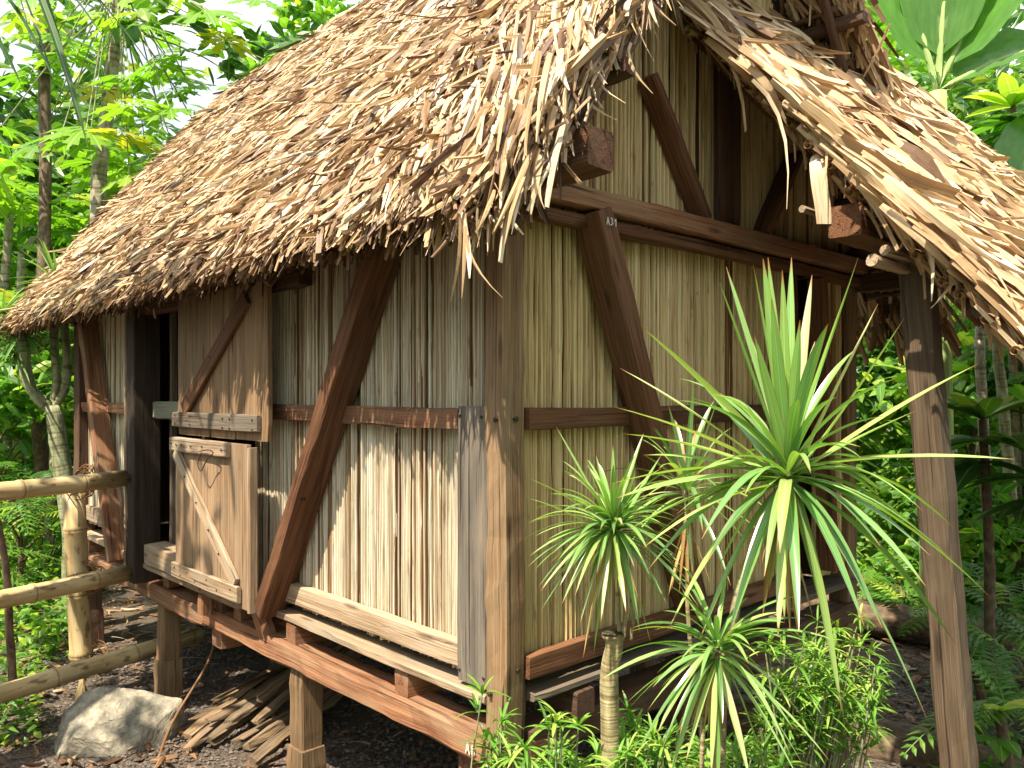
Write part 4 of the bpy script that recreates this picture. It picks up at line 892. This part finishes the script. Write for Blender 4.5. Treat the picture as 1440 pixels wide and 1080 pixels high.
S = [  # name, label, px, depth, height, radii, n, size, kind, mat, bark, seed, r0
 ('papaya_tree', 'papaya tree behind the left roof end, leaves over the thatch', 225, 9.5, 4.0, (1.1, 1.1, .7), 60, .42, 'papaya', 'papaya', 'bark_p', 41, .07),
 ('papaya_tree', 'papaya tree at the upper left picture edge', 30, 9, 3.4, (1.2, 1.2, 1.1), 80, .42, 'papaya', 'papaya', 'bark_p', 42, .07),
 ('papaya_tree', 'low papaya tree whose leaves show above the left eave', 60, 8, 2.5, (.9, .9, .6), 55, .34, 'papaya', 'papaya', 'bark_p', 43, .05),
 ('broadleaf_tree', 'broad leaved tree whose dark glossy leaves stand against the sky left of the ridge', 385, 8.6, 5.35, (.95, .95, .7), 420, .26, 'leaf', 'leafB', 'bark_b', 44, .06),
 ('broadleaf_tree', 'fresh green tree reaching the top edge beside the ridge', 475, 10, 5.7, (1.0, 1.0, .9), 700, .25, 'leaf', 'leafA', 'bark_b', 45, .07),
 ('broadleaf_tree', 'tall dark leaved tree far behind the papaya trunk', 120, 12, 4.9, (2.2, 2.2, 1.6), 1500, .36, 'leaf', 'leafB', 'bark_b', 46, .12),
 ('broadleaf_tree', 'bright leaved tree filling the left edge at eave height', 5, 11, 3.3, (2.0, 2.0, 1.4), 1500, .32, 'leaf', 'leafA', 'bark_b', 47, .1),
 ('broadleaf_tree', 'tree with mixed leaves directly over the middle of the left verge', 215, 11.5, 3.7, (1.8, 1.8, 1.0), 1000, .32, 'leaf', 'leafA', 'bark_b', 48, .1),
 ('shrub', 'green shrub behind the forked trunk', 75, 9, 1.3, (1.1, 1.1, .9), 1500, .20, 'leaf', 'leafA', 'bark_b', 49, .04),
 ('shrub', 'dense shrub at the left edge above the top bamboo rail', -10, 8, 1.3, (1.1, 1.1, 1.0), 1400, .20, 'leaf', 'leafA', 'bark_b', 50, .04),
 ('tree_fern', 'ferny shrub at the left edge below the eave', 20, 7, .85, (.7, .7, .4), 45, .55, 'frond', 'leafA', 'bark_b', 51, .04),
 # right side
 ('broadleaf_tree', 'tree right of the porch roof behind the banana leaves', 1400, 10, 4.3, (1.8, 1.8, 1.8), 2600, .22, 'leaf', 'leafB', 'bark_b', 61, .09),
 ('broadleaf_tree', 'fresh green tree just above the lower end of the porch thatch', 1460, 8, 2.5, (1.0, 1.0, .8), 1100, .22, 'leaf', 'leafA', 'bark_b', 62, .06),
 ('broadleaf_tree', 'light leaved tree under the porch eave right of the post', 1375, 7.5, 1.9, (.9, .9, .55), 620, .26, 'leaf', 'leafA', 'bark_b', 63, .05),
 ('broadleaf_tree', 'dark tree seen between hut corner and porch post', 1240, 9, 2.0, (.9, .9, .9), 1500, .22, 'leaf', 'leafB', 'bark_b', 64, .06),
 ('shrub', 'low bright shrub seen between hut corner and porch post', 1235, 8.5, .75, (.8, .8, .5), 1000, .16, 'leaf', 'leafA', 'bark_b', 65, .03),
 ('shrub', 'sunlit shrub right of the post at middle height', 1350, 7.5, .75, (.9, .9, .5), 1200, .15, 'leaf', 'leafA', 'bark_b', 66, .03),
 ('shrub', 'sunlit shrub at the right edge at middle height', 1460, 7, .8, (.9, .9, .6), 1200, .16, 'leaf', 'leafA', 'bark_b', 67, .03),
 ('fern', 'fern with dark feathery fronds right of the porch post', 1400, 5.2, .45, (.4, .4, .15), 26, .5, 'frond', 'leafB', 'bark_b', 68, .02),
 ('fern', 'fern at the lower right picture edge', 1450, 3.9, .35, (.3, .3, .12), 22, .42, 'frond', 'leafA', 'bark_b', 69, .02),
 ('fern', 'small fern between the porch post and the hut corner', 1275, 6.2, .3, (.35, .35, .1), 18, .42, 'frond', 'leafA', 'bark_b', 70, .02),
]
for (nm, lb, u, t_, hh, rad, n, size, kind, mt, bk, sd_, r0) in S: tree(nm, lb, gpx(u, t_), hh, rad, n, size, kind, M and mt, bk, sd_, r0, cat={'fern': 'fern', 'shrub': 'shrub'}.get(nm, 'tree'))

# pale leaning trunk against the sky
mb = MB(); tube(mb, curve_pts([from_px(150, -330, 11), from_px(285, -5, 10), from_px(352, 75, 9.6), from_px(430, 190, 9.3), from_px(430, 500, 9.3), from_px(430, 775, 9.4)], 20), [.16] * 21, 14, .04); o = obj('leaning_pole', mb, M['pale'], smooth=True); tag(o, 'pale smooth leaning pole against the white sky left of the roof', 'pole')
# trunks
def trunk(label, pts, r0, m, name='tree_trunk'):
    t_ = thing('slim_tree', label, 'tree', tuple(pts[0])); mb = MB(); tube(mb, curve_pts(pts, 18), [r0 * (1 - .015 * i) for i in range(19)], 10, .2); obj('trunk', mb, M[m], t_, smooth=True); mb = crown(160, (.6, .6, .4), .2, 'leaf', len(label)); e = pts[-1]; mb.v = [(a + e[0], b_ + e[1], c + e[2] + .2) for a, b_, c in mb.v]; obj('crown', mb, M['leafA'], t_)
F = from_px
trunk('dark brown trunk behind the forked tree at the left', [F(70, 900, 8), F(62, 700, 8), F(52, 560, 8), F(60, 400, 8), F(64, 250, 8.2), F(62, 90, 8.3), F(66, 0, 8.4)], .07, 'bark_b')
trunk('thin dark leaning stem at the left edge behind the bamboo rails', [F(20, 975, 4.4), F(14, 900, 4.4), F(2, 760, 4.4), F(-60, 560, 4.4), F(-190, 300, 4.4)], .022, 'bark_b')
trunk('mottled slim trunk left of the croton tops', [F(1388, 720, 6.6), F(1383, 600, 6.6), F(1378, 480, 6.6), F(1385, 380, 6.8)], .045, 'bark_p')
trunk('mossy slim trunk second from the right edge', [F(1425, 740, 6.4), F(1410, 560, 6.4), F(1402, 480, 6.4), F(1405, 380, 6.4)], .045, 'bark_g')
trunk('pale slim trunk nearest the right edge', [F(1432, 740, 7), F(1428, 560, 7), F(1424, 470, 7), F(1432, 380, 7)], .045, 'bark_p')
trunk('vertical slim trunk seen past the left eave end', [F(8, 760, 9), F(12, 600, 9), F(4, 450, 9), F(14, 300, 9)], .06, 'bark_p')
# whorled croton-like shrub on the right
def whorl(label, u, v_, t_, nl, size, mt, sd_):
    random.seed(sd_); hd = F(u, v_, t_); o = thing('whorled_shrub', label, 'shrub', gpx(u, t_), TREES); mb = MB(); b0 = V(gpx(u + 8, t_)); tube(mb, curve_pts([b0 - V((0, 0, .05)), (b0 + hd) / 2 + V((.02, 0, 0)), hd], 12), [.035 - .001 * i for i in range(13)], 8, .2); obj('stem', mb, M['bark_b'], o, smooth=True); mb = MB()
    for j in range(nl):
        an = random.uniform(0, 6.28); lv = j % 3; el = (-.1, .15, .6)[lv] + random.gauss(0, .12); d = V((math.cos(an) * math.cos(el), math.sin(an) * math.cos(el), math.sin(el))); leaf(mb, hd - V((0, 0, .12 * (2 - lv))), d, V((0, 0, 1)), size * random.uniform(.75, 1.1), size * .15, (.2, .35, .9)[lv] + random.gauss(0, .06), 6, .25, .3)
    obj('leaf_whorl', mb, M[mt], o)
whorl('whorled shrub with bright ruffled top leaves right of the porch post', 1382, 590, 4.6, 46, .40, 'leafB', 71)
whorl('whorled shrub half cut by the right picture edge', 1450, 640, 4.3, 36, .36, 'leafB', 72)
whorl('young broad leaved plant low at the right edge', 1405, 1000, 3.6, 10, .26, 'leafA', 73)
whorl('young broad leaved plant near the foot of the porch post', 1372, 945, 4.2, 9, .22, 'leafB', 74)
whorl('pale whorled plant above the porch thatch at the right edge', 1425, 150, 7, 26, .5, 'leafA', 75)
# banana plants
def banana(label, u, t_, leaves, sd_):
    random.seed(sd_); base = gpx(u, t_); o = thing('banana_plant', label, 'banana plant', base); mb = MB(); hd = F(u, 130, t_); tube(mb, curve_pts([(base[0], base[1], base[2] - .1), (V(base) + hd) / 2, hd], 12), [.14 - .006 * i for i in range(13)], 12, .08); obj('stem', mb, M['midrib'], o, smooth=True)
    for (tu, tv, dt, wd, fc) in leaves:
        mb = MB(); tp = F(tu, tv, t_ + dt); n = 16; ch = tp - hd; mid = hd + ch * .55 + V((0, 0, .12)) * ch.length; nd = V(fc).normalized(); s = ch.normalized().cross(nd).normalized(); ids = []
        for i in range(n + 1):
            t2 = i / n; c = hd * (1 - t2) ** 2 + mid * 2 * t2 * (1 - t2) + tp * t2 * t2; k = 0 if t2 < .14 else math.sin(math.pi * min(1, (t2 - .14) / .86 * .93 + .07)) ** .55; ww = max(.02, wd * k)
            ids.append([mb.vert(c + s * ww * e + nd * (ww * .30 * abs(e) + .012 * math.sin(i * 2.1 + e * 3)), (e * .8, t2 * 3, i * .6), .35 + .2 * random.random()) for e in (-1, -.5, 0, .5, 1)])
        for a, b_ in zip(ids, ids[1:]): mb.bridge(a, b_, False)
        obj('leaf', mb, M['banana'], o, smooth=True)
        st = MB(); tube(st, [hd * (1 - q) ** 2 + mid * 2 * q * (1 - q) + tp * q * q for q in [k / 10 for k in range(11)]], [.028 - .0024 * k for k in range(11)], 8); obj('midrib', st, M['midrib'], bpy.data.objects[o.children[-1].name], smooth=True)
banana('banana plant with huge upright leaves over the porch roof', 1318, 6.2, [(1345, -190, 0, .36, (.3, -.9, .2)), (1240, -120, .2, .30, (.5, -.8, .2)), (1440, -100, -.1, .36, (.2, -.9, .5)), (1490, 60, -.3, .34, (.2, -.6, .8)), (1290, -200, .4, .3, (.4, -.9, .1))], 81)
banana('second banana plant cut by the right picture edge', 1475, 6.8, [(1432, 280, -.6, .26, (-.3, -.9, .5)), (1500, 60, .1, .3, (.3, -.9, .3))], 82)
# coconut palm leaflets hanging into the upper left corner
pl = thing('coconut_palm', 'coconut palm whose long dark leaflets hang into the upper left corner', 'palm', gpx(-420, 3.2)); x0, y0, z0 = pl.location
mb = MB(); topc = V((x0, y0, 5.2)); tube(mb, curve_pts([(x0, y0, z0 - .1), (x0 + .05, y0, 2.6), topc], 12), [.14 - .004 * i for i in range(13)], 12, .1); obj('trunk', mb, M['bark_b'], pl, smooth=True)
random.seed(15); mb = MB()
ra0 = topc; ra1 = F(110, -130, 3.6); rach = curve_pts([ra0, (ra0 + ra1) / 2 + V((0, 0, .25)), ra1], 20); tube(mb, rach, [.018 - .0006 * i for i in range(21)], 6); obj('frond_stem', mb, M['bark_g'], pl)
mb = MB()
for (u0, v0, u1, v1, r) in [(10, -60, 80, 132, .1), (40, -40, 124, 208, .2), (45, -60, 112, 180, .1), (-5, -20, 75, 110, .3), (60, -50, 150, 60, .5), (20, 10, 60, 50, .97), (70, -80, 165, 42, .3), (-30, 20, 30, 120, .2), (0, -80, 45, 60, .95), (80, -60, 230, 120, .4), (-40, -30, 10, 90, .3)]:
    long_leaf(mb, F(u0, v0, 3.5), F(u1, v1, 3.4 + random.uniform(-.15, .15)), .016, .10, r)
obj('frond', mb, M['coco'], pl); mb = MB()
for i in range(60):
    k = random.randint(1, 19); p_ = rach[k]; sg = random.choice((-1, 1)); long_leaf(mb, p_, p_ + V((.45 * sg * .7, .45 * sg * .7, -.35)) * random.uniform(.6, 1) + (rach[k + 1] - rach[k]) * 2, .015, .12, random.uniform(0, .7)) if k < 15 else None
obj('frond', mb, M['coco'], pl)

# ------------------------------------------------------------------ ground cover and distant wood
random.seed(90); mb = MB()
def patch(mb, n, fx, size, zh=.25, rlo=0.0, rhi=1.0):
    for i in range(n):
        x, y = fx(); z = ground_h(x, y) + random.random() ** 1.5 * zh; leaf(mb, V((x, y, z)), rdir(.25), V((random.gauss(0, .4), random.gauss(0, .4), 1)), size * random.uniform(.5, 1.2), size * random.uniform(.12, .25), random.uniform(rlo, rhi), 2, .2, .3)
def near_right():
    while 1:
        u = random.uniform(1330, 1560); t_ = random.uniform(3.6, 8); q_ = F(u, 555, t_); return q_.x, q_.y
patch(mb, 1600, near_right, .10, .12, 0, .7)
patch(mb, 2600, lambda: (lambda q_: (q_.x, q_.y))(F(random.uniform(1180, 1500), 555, random.uniform(6.5, 10))), .16, .5)
patch(mb, 1600, lambda: (lambda q_: (q_.x, q_.y))(F(random.uniform(-60, 110), 555, random.uniform(5.6, 9))), .13, .35)
patch(mb, 500, lambda: (lambda q_: (q_.x, q_.y))(F(random.uniform(-80, 60), 555, random.uniform(4.2, 5.6))), .10, .22)
patch(mb, 2600, lambda: (random.uniform(-4, 6), random.uniform(6.5, 14)), .24, .4)
patch(mb, 900, lambda: (random.uniform(-14, -5.5), random.uniform(-3.5, 0)), .2, .3)
o = obj('ground_cover', mb, M['leafA']); tag(o, 'low leafy ground cover along the garden edges', 'ground cover', kind='stuff')
mb = MB()
for i in range(26000):
    side_ = random.random()
    u = random.uniform(-500, 560) if side_ < .6 else random.uniform(1120, 1900); t_ = random.uniform(12.5, 17); q_ = F(u, 555, t_)
    hmax = 4.6 if u < 700 else 8.5
    if -100 < u < 190: hmax = 6.3
    if 190 < u < 420: hmax = 3.6
    z = ground_h(q_.x, q_.y) + random.random() ** .9 * hmax; cl_ = noise.noise(V((q_.x * .5, q_.y * .5, z * .7)))
    if cl_ < -.12 and z > 4: continue
    leaf(mb, V((q_.x, q_.y, z)), rdir(-.1), rdir(.6), random.uniform(.3, .6), random.uniform(.07, .13), min(1, max(0, .45 + cl_ * .8 + random.gauss(0, .15))), 2, .2, .3)
o = obj('distant_wood', mb, M['leafA']); tag(o, 'dense distant woodland closing off the garden', 'woodland', kind='stuff')

# a leafy tree beside the path whose crown throws dappled shade on the door and the beam
ct = V((-2.9, -.1, .9)) + sd * 4.2
tree('shade_tree', 'thin crowned tree standing left of the path', (ct.x - .3, ct.y - .2, 0), ct.z, (1.15, 1.15, .35), 215, .22, 'leaf', 'leafA', 'bark_b', 95, .06)

# the garden behind the photographer: closes off the low sky as the real grove does
for k, (x, y, h, lb) in enumerate([(7.5, -5.5, 3.6, 'broad dark tree behind the path'), (2.5, -8.5, 4.0, 'round dark tree across the path from the front wall'), (9.5, .5, 3.6, 'wide tree facing the gable'), (-3.5, -8.5, 3.6, 'tree across the path from the hut door'), (8.0, 5.0, 3.4, 'tree beyond the side of the porch'), (-9.0, -6.5, 3.4, 'tree beyond the end of the bamboo fence')]):
    tree('garden_tree', lb, (x, y, 0), h, (2.4, 2.4, 2.2), 1300, .55, 'leaf', 'leafB' if k % 2 else 'leafA', 'bark_b', 200 + k, .13)
for k, (x, y, lb) in enumerate([(5.5, -4.5, 'dense shrub beside the broad dark tree'), (1.0, -6.5, 'dense shrub across the path from the corner post'), (6.8, -1.0, 'dense shrub facing the gable'), (6.5, 2.8, 'dense shrub beyond the porch side')]):
    tree('shrub', lb, (x, y, 0), 1.0, (1.6, 1.6, 1.0), 700, .34, 'leaf', 'leafA', 'bark_b', 220 + k, .05, cat='shrub')
